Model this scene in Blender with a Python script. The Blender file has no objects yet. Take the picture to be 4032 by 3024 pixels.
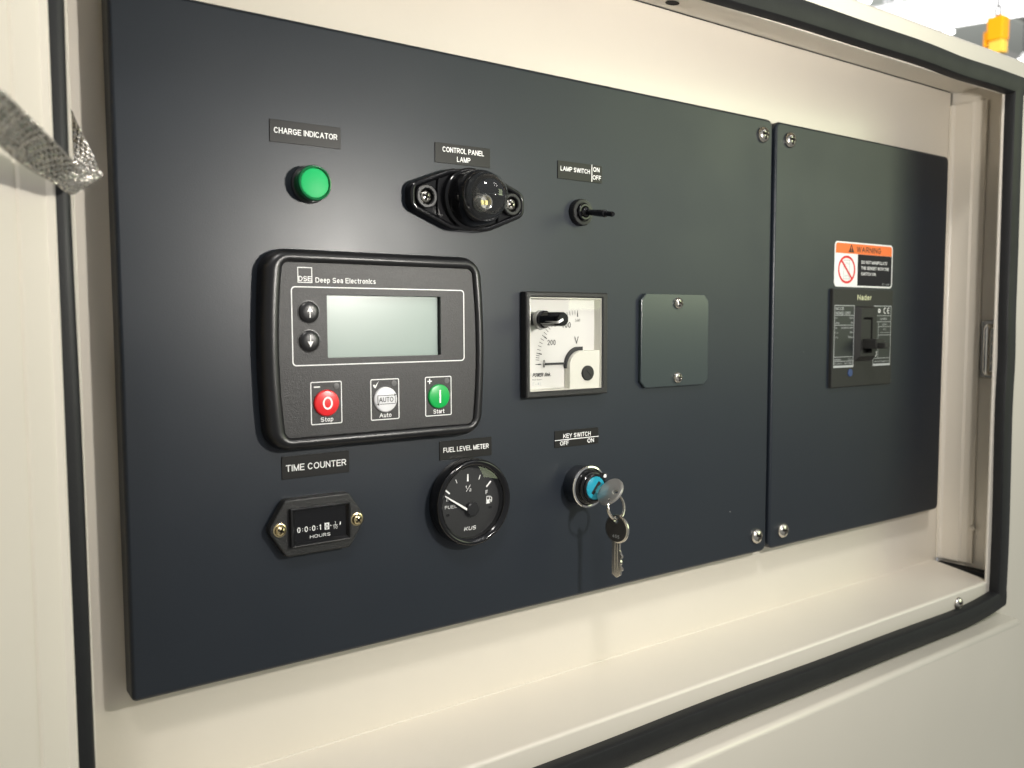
import bpy, bmesh, math, random
from mathutils import Vector, Matrix
from mathutils.geometry import tessellate_polygon
random.seed(7)
PI = math.pi
scene = bpy.context.scene
COL = scene.collection

# ------------------------------------------------------------------ camera
cam_d = bpy.data.cameras.new("Camera")
cam = bpy.data.objects.new("Camera", cam_d)
COL.objects.link(cam)
scene.camera = cam
YAW, PITCH, ROLL = 0.616599733, -0.0705237889, -0.00379647824
fw = Vector((math.sin(YAW)*math.cos(PITCH), math.cos(YAW)*math.cos(PITCH), math.sin(PITCH)))
rt = Vector((math.cos(YAW), -math.sin(YAW), 0))
up = rt.cross(fw)
rt, up = (math.cos(ROLL)*rt + math.sin(ROLL)*up), (-math.sin(ROLL)*rt + math.cos(ROLL)*up)
M = Matrix.Identity(4)
for i in range(3):
    M[i][0], M[i][1], M[i][2] = rt[i], up[i], -fw[i]
M[0][3], M[1][3], M[2][3] = -0.08825679, -0.46733508, 0.19645659
cam.matrix_world = M
cam_d.sensor_width = 36
cam_d.lens = 36*3369.565/4032
cam_d.clip_start = 0.01
cam_d.clip_end = 200
cam_d.dof.use_dof = True
cam_d.dof.focus_distance = 0.56
cam_d.dof.aperture_fstop = 10.5

# ------------------------------------------------------------------ world and lamps (inside a factory hall)
world = bpy.data.worlds.new("World")
scene.world = world
world.use_nodes = True
wn = world.node_tree
bgn = wn.nodes["Background"]
bgn.inputs[1].default_value = 0.36
wtc = wn.nodes.new("ShaderNodeTexCoord")
wsep = wn.nodes.new("ShaderNodeSeparateXYZ")
wmr = wn.nodes.new("ShaderNodeMapRange")
wmr.inputs[1].default_value = -0.6
wmr.inputs[2].default_value = 0.6
wmix = wn.nodes.new("ShaderNodeMix")
wmix.data_type = 'RGBA'
wmix.inputs[6].default_value = (0.66, 0.65, 0.62, 1)
wmix.inputs[7].default_value = (0.93, 0.96, 1.0, 1)
wn.links.new(wtc.outputs["Generated"], wsep.inputs[0])
wn.links.new(wsep.outputs[2], wmr.inputs[0])
wn.links.new(wmr.outputs[0], wmix.inputs[0])
wn.links.new(wmix.outputs[2], bgn.inputs[0])


def lamp(name, kind, loc, energy, size, color, aim=None, size_y=None):
    d = bpy.data.lights.new(name, kind)
    d.energy = energy
    d.color = color
    if kind == 'AREA':
        d.size = size
        if size_y:
            d.shape = 'RECTANGLE'
            d.size_y = size_y
    else:
        d.shadow_soft_size = size
    o = bpy.data.objects.new(name, d)
    COL.objects.link(o)
    o.location = loc
    if aim is not None:
        o.rotation_euler = (Vector(aim)-Vector(loc)).to_track_quat('-Z', 'Y').to_euler()
    return o


# hand-held work lamp beside the camera (sharp shadows, soft sheen on the paint)
wl = lamp("work_lamp", 'SPOT', (0.325, -0.47, 0.27), 11.0, 0.016, (1.0, 0.955, 0.885), (0.35, 0, 0.43))
wl.data.spot_size = math.radians(170)
wl.data.spot_blend = 1.0
# roof lamp of the hall, in front of the cabinet and to the left
lamp("hall_and_sheen_light", 'AREA', (-0.72, -1.80, 3.0), 46, 0.40, (1.0, 0.97, 0.92), (0.4, 0, 0.1))
lamp("hall_and_sheen_light", 'AREA', (3.1, -2.4, 1.0), 25, 1.4, (0.88, 1.0, 0.62), (0.5, 0, 0.2), 1.5)  # added green light, stands in for the sheen of hi-vis clothing
for lx in (1.25, 1.75, 2.25):
    lamp("strip_lamp", 'AREA', (lx, -2.3, 2.7), 3.5, 0.07, (1.0, 0.98, 0.95), (0.3, 0, 0.2), 1.1)
# added area lights that brighten the roof, girder and hoist
lamp("roof_wash", 'AREA', (3.2, -1.2, 2.4), 850, 3.0, (1.0, 0.98, 0.95), (10.0, 5.0, 4.6))
lamp("roof_wash", 'AREA', (15.0, 6.0, 3.0), 800, 7.0, (1.0, 0.98, 0.95), (17.0, 9.0, 7.6))

vs = scene.view_settings
scene.display_settings.display_device = 'sRGB'
vs.view_transform = 'Standard'
vs.look = 'None'
vs.exposure = 0
vs.gamma = 1
vs.use_curve_mapping = False
scene.render.engine = 'CYCLES'
scene.cycles.use_denoising = True
scene.cycles.max_bounces = 8
scene.cycles.transparent_max_bounces = 12
scene.cycles.caustics_reflective = False
scene.cycles.caustics_refractive = False
scene.cycles.sample_clamp_indirect = 6

# ------------------------------------------------------------------ materials


def mat(name, col, rough=0.5, metal=0.0, bump=None, coat=0.0, coat_rough=0.1, spec=0.5, var=0.0, var_scale=30,
        rough_var=0.0, specks=0.0, trans=0.0, alpha=1.0, emit=None):
    m = bpy.data.materials.new(name)
    m.use_nodes = True
    nt = m.node_tree
    b = nt.nodes["Principled BSDF"]
    c4 = (col[0], col[1], col[2], 1)
    b.inputs["Base Color"].default_value = c4
    b.inputs["Roughness"].default_value = rough
    b.inputs["Metallic"].default_value = metal
    b.inputs["Specular IOR Level"].default_value = spec
    b.inputs["Coat Weight"].default_value = coat
    b.inputs["Coat Roughness"].default_value = coat_rough
    if trans:
        b.inputs["Transmission Weight"].default_value = trans
    if emit:
        b.inputs["Emission Color"].default_value = (emit[0], emit[1], emit[2], 1)
        b.inputs["Emission Strength"].default_value = emit[3]
    tc = nt.nodes.new("ShaderNodeTexCoord")

    def noise(scale, detail=3, rgh=0.55):
        n = nt.nodes.new("ShaderNodeTexNoise")
        n.inputs["Scale"].default_value = scale
        n.inputs["Detail"].default_value = detail
        n.inputs["Roughness"].default_value = rgh
        nt.links.new(tc.outputs["Object"], n.inputs["Vector"])
        return n
    last = None
    if var:
        n = noise(var_scale, 4)
        mx = nt.nodes.new("ShaderNodeMix")
        mx.data_type = 'RGBA'
        mx.inputs[6].default_value = tuple(min(1, c*(1-var)) for c in col)+(1,)
        mx.inputs[7].default_value = tuple(min(1, c*(1+var)) for c in col)+(1,)
        nt.links.new(n.outputs["Fac"], mx.inputs[0])
        nt.links.new(mx.outputs[2], b.inputs["Base Color"])
        last = mx.outputs[2]
    if specks:
        v = nt.nodes.new("ShaderNodeTexVoronoi")
        v.inputs["Scale"].default_value = 42
        nt.links.new(tc.outputs["Object"], v.inputs["Vector"])
        lt = nt.nodes.new("ShaderNodeMath")
        lt.operation = 'LESS_THAN'
        lt.inputs[1].default_value = 0.022
        nt.links.new(v.outputs["Distance"], lt.inputs[0])
        n2 = noise(17, 2)
        g = nt.nodes.new("ShaderNodeMath")
        g.operation = 'GREATER_THAN'
        g.inputs[1].default_value = 0.56
        nt.links.new(n2.outputs["Fac"], g.inputs[0])
        mu = nt.nodes.new("ShaderNodeMath")
        mu.operation = 'MULTIPLY'
        nt.links.new(lt.outputs[0], mu.inputs[0])
        nt.links.new(g.outputs[0], mu.inputs[1])
        mu2 = nt.nodes.new("ShaderNodeMath")
        mu2.operation = 'MULTIPLY'
        mu2.inputs[1].default_value = specks
        nt.links.new(mu.outputs[0], mu2.inputs[0])
        mx = nt.nodes.new("ShaderNodeMix")
        mx.data_type = 'RGBA'
        mx.inputs[6].default_value = c4
        if last:
            nt.links.new(last, mx.inputs[6])
        mx.inputs[7].default_value = (0.35, 0.35, 0.34, 1)
        nt.links.new(mu2.outputs[0], mx.inputs[0])
        nt.links.new(mx.outputs[2], b.inputs["Base Color"])
    if rough_var:
        n = noise(9, 4, 0.6)
        mr = nt.nodes.new("ShaderNodeMapRange")
        mr.inputs[1].default_value = 0.3
        mr.inputs[2].default_value = 0.7
        mr.inputs[3].default_value = max(0.02, rough-rough_var)
        mr.inputs[4].default_value = rough+rough_var
        nt.links.new(n.outputs["Fac"], mr.inputs[0])
        nt.links.new(mr.outputs[0], b.inputs["Roughness"])
    if bump:
        n = noise(bump[0], 2)
        bp = nt.nodes.new("ShaderNodeBump")
        bp.inputs["Strength"].default_value = bump[1]
        bp.inputs["Distance"].default_value = bump[2]
        nt.links.new(n.outputs["Fac"], bp.inputs["Height"])
        nt.links.new(bp.outputs[0], b.inputs["Normal"])
        if coat:
            nt.links.new(bp.outputs[0], b.inputs["Coat Normal"])
    return m


def glass(name, tint=(1, 1, 1), f0=0.04, rough=0.02):
    m = bpy.data.materials.new(name)
    m.use_nodes = True
    nt = m.node_tree
    nt.nodes.remove(nt.nodes["Principled BSDF"])
    out = nt.nodes["Material Output"]
    tr = nt.nodes.new("ShaderNodeBsdfTransparent")
    tr.inputs[0].default_value = tint+(1,)
    gl = nt.nodes.new("ShaderNodeBsdfGlossy")
    gl.inputs["Roughness"].default_value = rough
    lw = nt.nodes.new("ShaderNodeLayerWeight")
    lw.inputs[0].default_value = 0.5
    pw = nt.nodes.new("ShaderNodeMath")
    pw.operation = 'POWER'
    pw.inputs[1].default_value = 4.0
    ma = nt.nodes.new("ShaderNodeMath")
    ma.operation = 'MULTIPLY_ADD'
    ma.inputs[1].default_value = 0.85
    ma.inputs[2].default_value = f0
    mx = nt.nodes.new("ShaderNodeMixShader")
    nt.links.new(lw.outputs["Facing"], pw.inputs[0])
    nt.links.new(pw.outputs[0], ma.inputs[0])
    nt.links.new(ma.outputs[0], mx.inputs[0])
    nt.links.new(tr.outputs[0], mx.inputs[1])
    nt.links.new(gl.outputs[0], mx.inputs[2])
    nt.links.new(mx.outputs[0], out.inputs[0])
    return m


CREAM = (0.745, 0.692, 0.606)
M_ = dict(
    cream=mat("cream_gloss_paint", CREAM, 0.36, bump=(300, 0.11, 0.0004), coat=0.55, coat_rough=0.22, var=0.035, var_scale=11, rough_var=0.06),
    panel=mat("slate_powder_coat", (0.0128, 0.0172, 0.0245), 0.39, bump=(1400, 0.17, 0.0002), var=0.16, var_scale=900, rough_var=0.035, specks=0.8, spec=0.50),
    cover=mat("slate_satin_paint", (0.026, 0.036, 0.038), 0.28, bump=(900, 0.08, 0.0002), coat=0.3, coat_rough=0.12),
    label=mat("black_label_tape", (0.011, 0.0105, 0.010), 0.36, bump=(700, 0.05, 0.0002), spec=0.38),
    white=mat("white_print", (0.85, 0.85, 0.84), 0.5),
    grey_print=mat("grey_print", (0.42, 0.44, 0.44), 0.5),
    cream_print=mat("pale_yellow_print", (0.62, 0.64, 0.40), 0.5),
    black_print=mat("black_print", (0.010, 0.010, 0.012), 0.5),
    red_print=mat("red_print", (0.70, 0.025, 0.03), 0.45),
    orange=mat("orange_print", (0.85, 0.16, 0.02), 0.4),
    sticker=mat("white_sticker", (0.82, 0.82, 0.81), 0.35),
    sticker_dark=mat("dark_sticker_field", (0.010, 0.009, 0.014), 0.6, spec=0.25),
    plastic=mat("black_plastic", (0.007, 0.007, 0.008), 0.33, bump=(1400, 0.15, 0.0002)),
    plastic_tex=mat("textured_black_plastic", (0.016, 0.016, 0.016), 0.42, bump=(1000, 0.7, 0.0004), var=0.45, var_scale=800),
    face=mat("textured_charcoal_membrane", (0.022, 0.021, 0.022), 0.44, bump=(1500, 0.6, 0.0003), var=0.6, var_scale=1000),
    gloss=mat("glossy_black_plastic", (0.006, 0.006, 0.007), 0.13, bump=(300, 0.02, 0.0003)),
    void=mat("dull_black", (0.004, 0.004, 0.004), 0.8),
    rubber=mat("black_rubber", (0.012, 0.0125, 0.0135), 0.52, bump=(900, 0.25, 0.0004), var=0.25, var_scale=120, rough_var=0.06, spec=0.34),
    rubber_button=mat("satin_rubber_button", (0.012, 0.012, 0.013), 0.34),
    steel=mat("zinc_plated_steel", (0.66, 0.63, 0.57), 0.24, 1.0, bump=(900, 0.06, 0.0003)),
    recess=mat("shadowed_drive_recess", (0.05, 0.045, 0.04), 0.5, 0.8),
    brass=mat("yellow_passivated_steel", (0.78, 0.66, 0.40), 0.26, 1.0, bump=(900, 0.08, 0.0003)),
    chrome=mat("chrome", (0.78, 0.77, 0.75), 0.10, 1.0),
    nickel=mat("nickel_key_metal", (0.60, 0.57, 0.51), 0.25, 1.0, bump=(1400, 0.15, 0.0002)),
    key_bow=mat("satin_nickel_bow", (0.40, 0.39, 0.37), 0.34, 0.7, bump=(900, 0.15, 0.0003)),
    key_dark=mat("dark_key_plastic", (0.035, 0.033, 0.030), 0.3),
    braid=mat("tinned_copper_braid", (0.60, 0.575, 0.53), 0.24, 0.85, bump=(2500, 0.4, 0.0003)),
    braid_dark=mat("braid_core", (0.26, 0.24, 0.21), 0.5, 0.3),
    green_lens=mat("green_lens", (0.0, 0.42, 0.115), 0.45, spec=0.25),
    green_body=mat("green_lens_body", (0.0, 0.12, 0.035), 0.16, coat=0.8, coat_rough=0.03),
    red_button=mat("red_button", (0.70, 0.018, 0.022), 0.32),
    white_button=mat("white_button", (0.74, 0.74, 0.76), 0.32),
    green_button=mat("green_button", (0.0, 0.36, 0.065), 0.32),
    lcd=mat("grey_green_lcd", (0.25, 0.315, 0.285), 0.34, bump=(1700, 0.10, 0.0002), coat=0.25, coat_rough=0.15),
    led=mat("clear_indicator_dot", (0.10, 0.10, 0.10), 0.3),
    dial_white=mat("white_dial_card", (0.60, 0.59, 0.56), 0.45, var=0.01),
    box_white=mat("white_meter_plastic", (0.62, 0.61, 0.54), 0.35),
    dial_black=mat("black_dial_card", (0.012, 0.012, 0.013), 0.45),
    needle=mat("white_needle", (0.85, 0.85, 0.83), 0.35),
    grey_collar=mat("translucent_grey_collar", (0.34, 0.34, 0.33), 0.3),
    blue=mat("turquoise_plastic", (0.015, 0.30, 0.42), 0.22, coat=0.4, coat_rough=0.05),
    breaker=mat("breaker_plastic", (0.020, 0.020, 0.019), 0.5, spec=0.35, bump=(900, 0.15, 0.0003)),
    breaker_label=mat("breaker_label", (0.016, 0.019, 0.019), 0.4),
    blue_dot=mat("blue_test_button", (0.03, 0.06, 0.16), 0.35),
    reflector=mat("lamp_reflector", (0.72, 0.70, 0.66), 0.2, 0.8),
    led_chip=mat("led_chip", (0.80, 0.70, 0.28), 0.35),
    glass=glass("clear_glass"),
    lens=glass("clear_lamp_lens", (0.95, 0.96, 0.95), 0.06, 0.03),
    roof=mat("roof_sheet", (0.74, 0.74, 0.72), 0.6, var=0.08, var_scale=0.7),
    skylight=mat("grey_roof_panel", (0.50, 0.53, 0.50), 0.5),
    white_steel=mat("white_painted_steel", (0.62, 0.63, 0.64), 0.45, var=0.04, var_scale=1.5),
    yellow=mat("yellow_hoist_paint", (0.80, 0.30, 0.0), 0.4),
    yellow_pale=mat("pale_yellow_cover", (0.78, 0.46, 0.06), 0.4),
    dark_steel=mat("dark_steel", (0.05, 0.05, 0.055), 0.4, 0.8),
    lamp_glow=mat("lit_lamp_lens", (0.9, 0.9, 0.9), 0.4, emit=(1.0, 0.99, 0.96, 6.0)),
)

# ------------------------------------------------------------------ building helpers (dimensions in millimetres)
MM = 0.001


def origin_of(parent):
    p = parent
    v = Vector((0, 0, 0))
    while p is not None:
        v += p.location
        p = p.parent
    return v


def obj(name, bm, material, parent=None, smooth=35, base=None, planar=True):
    """bm in world millimetres -> one mesh object; child coordinates relative to its parent"""
    bmesh.ops.remove_doubles(bm, verts=bm.verts, dist=0.0008)
    bmesh.ops.recalc_face_normals(bm, faces=bm.faces)
    for v in bm.verts:
        v.co *= MM
    o_ = origin_of(parent)
    if parent is None:
        if base is None:
            xs = [v.co.x for v in bm.verts]
            ys = [v.co.y for v in bm.verts]
            zs = [v.co.z for v in bm.verts]
            o_ = Vector(((min(xs)+max(xs))/2, (min(ys)+max(ys))/2, min(zs)))
        else:
            o_ = Vector(base)*MM
    for v in bm.verts:
        v.co -= o_
    me = bpy.data.meshes.new(name)
    bm.to_mesh(me)
    bm.free()
    me.materials.append(M_[material])
    if smooth:
        for p in me.polygons:
            p.use_smooth = True
        me.set_sharp_from_angle(angle=math.radians(smooth))
        flat = [max(abs(c) for c in p.normal) > 0.99998 for p in me.polygons]
        ef = {}
        for p in me.polygons:
            for k in p.edge_keys:
                ef.setdefault(k, []).append(p.index)
        for e in me.edges:
            fs = ef.get(e.key, [])
            if planar and len(fs) == 2 and flat[fs[0]] != flat[fs[1]]:
                e.use_edge_sharp = True
    ob = bpy.data.objects.new(name, me)
    COL.objects.link(ob)
    if parent is None:
        ob.location = o_
    else:
        ob.parent = parent
    return ob


def thing(name, label, cat, loc, group=None):
    e = bpy.data.objects.new(name, None)
    COL.objects.link(e)
    e.location = Vector(loc)*MM
    e.empty_display_size = 0.01
    return tag(e, label, cat, group)


def tag(o, label, cat, group=None, kind=None):
    o["label"] = label
    o["category"] = cat
    if group:
        o["group"] = group
    if kind:
        o["kind"] = kind
    return o


def B():
    return bmesh.new()


def quad(bm, *pts):
    return bm.faces.new([bm.verts.new(p) for p in pts])


def box(bm, x0, x1, y0, y1, z0, z1, bev=0, seg=2):
    r = bmesh.ops.create_cube(bm, size=1)
    vs_ = r['verts']
    for v in vs_:
        v.co = Vector((x0+(v.co.x+.5)*(x1-x0), y0+(v.co.y+.5)*(y1-y0), z0+(v.co.z+.5)*(z1-z0)))
    if bev:
        es = list({e for v in vs_ for e in v.link_edges})
        bmesh.ops.bevel(bm, geom=es, offset=bev, segments=seg, profile=0.5, affect='EDGES')
    return bm


def loft(bm, loops, cap0=False, cap1=False, closed=True):
    rows = [[bm.verts.new(p) for p in L] for L in loops]
    n = len(rows[0])
    for a, b in zip(rows, rows[1:]):
        for i in range(n if closed else n-1):
            j = (i+1) % n
            bm.faces.new((a[i], a[j], b[j], b[i]))
    if cap0:
        bm.faces.new(rows[0])
    if cap1:
        bm.faces.new(rows[-1])
    return bm


def lathe(bm, prof, cx, cz, seg=48, y_off=0):
    """profile of (radius, y); axis along y"""
    loops = []
    for r, y in prof:
        loops.append([(cx+r*math.cos(2*PI*i/seg), y+y_off, cz+r*math.sin(2*PI*i/seg)) for i in range(seg)])
    cap1 = prof[-1][0] > 0
    if not cap1:
        last = prof[-1]
        loops = loops[:-1]
        rows_bm = loft(bm, loops)
        c = bm.verts.new((cx, last[1]+y_off, cz))
        bm.verts.ensure_lookup_table()
        ring = [v for v in bm.verts][-(seg+1):-1]
        for i in range(seg):
            bm.faces.new((ring[i], ring[(i+1) % seg], c))
        return bm
    return loft(bm, loops, cap1=True)


def tube_ring(bm, prof, cx, cz, seg=48):
    """closed profile swept round the y axis: a real ring"""
    return lathe_open(bm, prof+[prof[0]], cx, cz, seg)


def lathe_open(bm, prof, cx, cz, seg=48):
    loops = []
    for r, y in prof:
        loops.append([(cx+r*math.cos(2*PI*i/seg), y, cz+r*math.sin(2*PI*i/seg)) for i in range(seg)])
    return loft(bm, loops)


def rpoly(pts, rads, seg=6):
    """rounded polygon, counter-clockwise 2-D points"""
    out = []
    n = len(pts)
    if not hasattr(rads, '__len__'):
        rads = [rads]*n
    for i in range(n):
        p0, p, p1 = Vector(pts[i-1]), Vector(pts[i]), Vector(pts[(i+1) % n])
        r = rads[i]
        a, b = (p0-p).normalized(), (p1-p).normalized()
        ang = a.angle(b)
        if r <= 0 or ang > PI-0.01:
            out.append(tuple(p))
            continue
        t = r/math.tan(ang/2)
        cdir = (a+b).normalized()
        c = p+cdir*(r/math.sin(ang/2))
        s, e = p+a*t-c, p+b*t-c
        a0 = math.atan2(s.y, s.x)
        a1 = math.atan2(e.y, e.x)
        d = (a1-a0+PI) % (2*PI)-PI
        for k in range(seg+1):
            w = a0+d*k/seg
            out.append((c.x+r*math.cos(w), c.y+r*math.sin(w)))
    return out


def rrect(x0, x1, z0, z1, r=0, seg=5):
    return rpoly([(x0, z0), (x1, z0), (x1, z1), (x0, z1)], r, seg) if r else [(x0, z0), (x1, z0), (x1, z1), (x0, z1)]


def inset(pts, d):
    n = len(pts)
    out = []
    for i in range(n):
        p0, p, p1 = Vector(pts[i-1]), Vector(pts[i]), Vector(pts[(i+1) % n])
        e0, e1 = (p-p0), (p1-p)
        if e0.length < 1e-6:
            e0 = e1
        if e1.length < 1e-6:
            e1 = e0
        n0 = Vector((-e0.y, e0.x)).normalized()
        n1 = Vector((-e1.y, e1.x)).normalized()
        m = (n0+n1)
        m = m/max(0.25, m.length_squared)*2 if m.length > 1e-6 else n0
        out.append((p.x+m.x*d, p.y+m.y*d))
    return out


def at_y(pts, y):
    return [(p[0], y, p[1]) for p in pts]


def prism(bm, pts, y_back, y_front, bev=0, seg=3):
    loops = [at_y(pts, y_back)]
    if bev:
        for k in range(seg+1):
            a = PI/2*k/seg
            loops.append(at_y(inset(pts, bev*(1-math.cos(a))), y_front+bev*(1-math.sin(a))))
    else:
        loops.append(at_y(pts, y_front))
    return loft(bm, loops, cap0=True, cap1=True)


def tess(bm, outer, holes, y):
    loops = [[Vector((p[0], p[1], 0)) for p in L] for L in [outer]+holes]
    flat = [p for L in loops for p in L]
    vs_ = [bm.verts.new((p.x, y, p.y)) for p in flat]
    for t in tessellate_polygon(loops):
        try:
            bm.faces.new([vs_[i] for i in t])
        except ValueError:
            pass
    return bm


def outline_frame(bm, pts, w, y, t=0.12):
    """thin printed line following a closed outline"""
    a, b = pts, inset(pts, w)
    return loft(bm, [at_y(a, y), at_y(a, y-t), at_y(b, y-t), at_y(b, y)])


def sweep(bm, pts, r, seg=8, closed=False, flat=1.0):
    pts = [Vector(p) for p in pts]
    n = len(pts)
    rows = []
    prev = None
    for i in range(n):
        if closed:
            t = pts[(i+1) % n]-pts[i-1]
        else:
            t = pts[min(i+1, n-1)]-pts[max(i-1, 0)]
        t.normalize()
        ref = prev if prev is not None else (Vector((0, 0, 1)) if abs(t.z) < 0.9 else Vector((1, 0, 0)))
        u = (ref-t*ref.dot(t)).normalized()
        prev = u
        v = t.cross(u)
        rr = r[i] if hasattr(r, '__len__') else r
        rows.append([bm.verts.new(pts[i]+u*rr*math.cos(2*PI*k/seg)*flat+v*rr*math.sin(2*PI*k/seg)) for k in range(seg)])
    rng = range(n) if closed else range(n-1)
    for i in rng:
        a, b = rows[i], rows[(i+1) % n]
        for k in range(seg):
            bm.faces.new((a[k], a[(k+1) % seg], b[(k+1) % seg], b[k]))
    if not closed:
        bm.faces.new(rows[0])
        bm.faces.new(rows[-1])
    return bm


CAPH = {}


def text_bm(s, bold=0.0, shear=0.0, spacing=1.0):
    cu = bpy.data.curves.new("lettering_curve", 'FONT')
    cu.body = s
    cu.size = 1
    cu.offset = bold
    cu.shear = shear
    cu.space_character = spacing
    cu.resolution_u = 4
    o = bpy.data.objects.new("lettering_curve", cu)
    me = o.to_mesh()
    bm = bmesh.new()
    bm.from_mesh(me)
    o.to_mesh_clear()
    bpy.data.objects.remove(o)
    bpy.data.curves.remove(cu)
    return bm


def cap_height():
    if 'h' not in CAPH:
        b = text_bm("H")
        CAPH['h'] = max(v.co.y for v in b.verts)
        b.free()
    return CAPH['h']


def _el(cx, cy, rx, ry, a0, a1, n=14):
    return [(cx+rx*math.cos(math.radians(a0+(a1-a0)*k/n)), cy+ry*math.sin(math.radians(a0+(a1-a0)*k/n))) for k in range(n+1)]


_S = [(.5+(p[0]-.5), p[1]) for p in _el(.5, .745, .46, .255, 22, 270, 12)+_el(.5, .25, .5, .25, 78, -158, 14)]
GLYPH = {   # ink width, centre-line strokes in a unit box (x 0..1, cap height 1)
    'A': (.92, [[(0, 0), (.5, 1), (1, 0)], [(.2, .36), (.8, .36)]]),
    'B': (.74, [[(0, 0), (0, 1)], [(0, 1), (.55, 1)]+_el(.55, .765, .38, .235, 80, -90)+[(0, .53)], _el(.55, .265, .45, .265, 90, -90)+[(0, 0)]]),
    'C': (.86, [_el(.5, .5, .5, .5, 38, 322, 24)]),
    'D': (.80, [[(0, 0), (0, 1)], [(0, 1), (.42, 1)]+_el(.42, .5, .58, .5, 80, -80)+[(.42, 0), (0, 0)]]),
    'E': (.70, [[(1, 1), (0, 1), (0, 0), (1, 0)], [(0, .52), (.92, .52)]]),
    'F': (.64, [[(1, 1), (0, 1), (0, 0)], [(0, .5), (.86, .5)]]),
    'G': (.90, [_el(.5, .5, .5, .5, 40, 332, 24)+[(1, .26), (1, .46), (.55, .46)]]),
    'H': (.78, [[(0, 0), (0, 1)], [(1, 0), (1, 1)], [(0, .53), (1, .53)]]),
    'I': (.02, [[(.5, 0), (.5, 1)]]),
    'K': (.80, [[(0, 0), (0, 1)], [(1, 1), (0, .33)], [(.32, .55), (1, 0)]]),
    'L': (.60, [[(0, 1), (0, 0), (1, 0)]]),
    'M': (.92, [[(0, 0), (0, 1), (.5, 0), (1, 1), (1, 0)]]),
    'N': (.78, [[(0, 0), (0, 1), (1, 0), (1, 1)]]),
    'O': (.94, [_el(.5, .5, .5, .5, 0, 360, 28)]),
    'P': (.74, [[(0, 0), (0, 1)], [(0, 1), (.55, 1)]+_el(.55, .73, .45, .27, 80, -80)+[(.55, .46), (0, .46)]]),
    'R': (.80, [[(0, 0), (0, 1)], [(0, 1), (.55, 1)]+_el(.55, .74, .42, .26, 80, -80)+[(.55, .48), (0, .48)], [(.5, .48), (1, 0)]]),
    'S': (.76, [_S]),
    'T': (.76, [[(0, 1), (1, 1)], [(.5, 1), (.5, 0)]]),
    'U': (.78, [[(0, 1), (0, .35)]+_el(.5, .35, .5, .35, 190, 350)+[(1, .35), (1, 1)]]),
    'V': (.86, [[(0, 1), (.5, 0), (1, 1)]]),
    'W': (1.25, [[(0, 1), (.26, 0), (.5, 1), (.74, 0), (1, 1)]]),
    'Y': (.86, [[(0, 1), (.5, .45), (1, 1)], [(.5, .45), (.5, 0)]]),
    '0': (.54, [_el(.5, .5, .5, .5, 0, 360, 28)]),
    '1': (.26, [[(0, .78), (.75, 1), (.75, 0)]]),
    '2': (.54, [_el(.5, .72, .48, .28, 165, -35)+[(0, 0), (1, 0)]]),
    '4': (.58, [[(.74, 0), (.74, 1), (0, .3), (1, .3)]]),
    '5': (.54, [[(.92, 1), (.16, 1), (.06, .5)]+_el(.47, .31, .5, .31, 125, -150, 16)]),
    '6': (.54, [_el(.5, .32, .5, .32, 0, 360, 22), [(.0, .36), (.06, .62), (.25, .9), (.55, 1), (.9, .86)]]),
    'a': (.50, [[(1, 0), (1, .5)]+_el(.5, .5, .5, .22, 10, 160), _el(.46, .2, .46, .2, 0, 360, 20)]),
    'c': (.50, [_el(.5, .36, .5, .36, 42, 318, 20)]),
    'd': (.52, [[(1, 0), (1, 1)], _el(.5, .36, .5, .36, 0, 360, 20)]),
    'e': (.54, [[(.02, .37), (1, .37)]+_el(.5, .36, .5, .36, 8, 318, 20)]),
    'i': (.02, [[(.5, 0), (.5, .72)], [(.5, .88), (.5, 1)]]),
    'k': (.48, [[(0, 0), (0, 1)], [(.95, .72), (0, .25)], [(.35, .42), (1, 0)]]),
    'l': (.02, [[(.5, 0), (.5, 1)]]),
    'n': (.48, [[(0, 0), (0, .72)], [(0, .44)]+_el(.5, .44, .5, .28, 170, 10)+[(1, .44), (1, 0)]]),
    'o': (.54, [_el(.5, .36, .5, .36, 0, 360, 22)]),
    'p': (.52, [[(0, .72), (0, -.28)], _el(.5, .36, .5, .36, 0, 360, 20)]),
    'r': (.28, [[(0, 0), (0, .72)], [(0, .4)]+_el(.7, .4, .7, .3, 165, 75)]),
    's': (.46, [[(p[0], p[1]*.72) for p in _S]]),
    't': (.30, [[(.4, .95), (.4, .14), (.55, 0), (1, 0)], [(0, .7), (1, .7)]]),
    'u': (.48, [[(1, 0), (1, .72)], [(0, .72), (0, .28)]+_el(.5, .28, .5, .28, 190, 350)+[(1, .28)]]),
    '.': (.02, [[(.5, 0), (.5, .1)]]),
    '-': (.34, [[(0, .38), (1, .38)]]),
    ' ': (.14, []),
}


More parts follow.
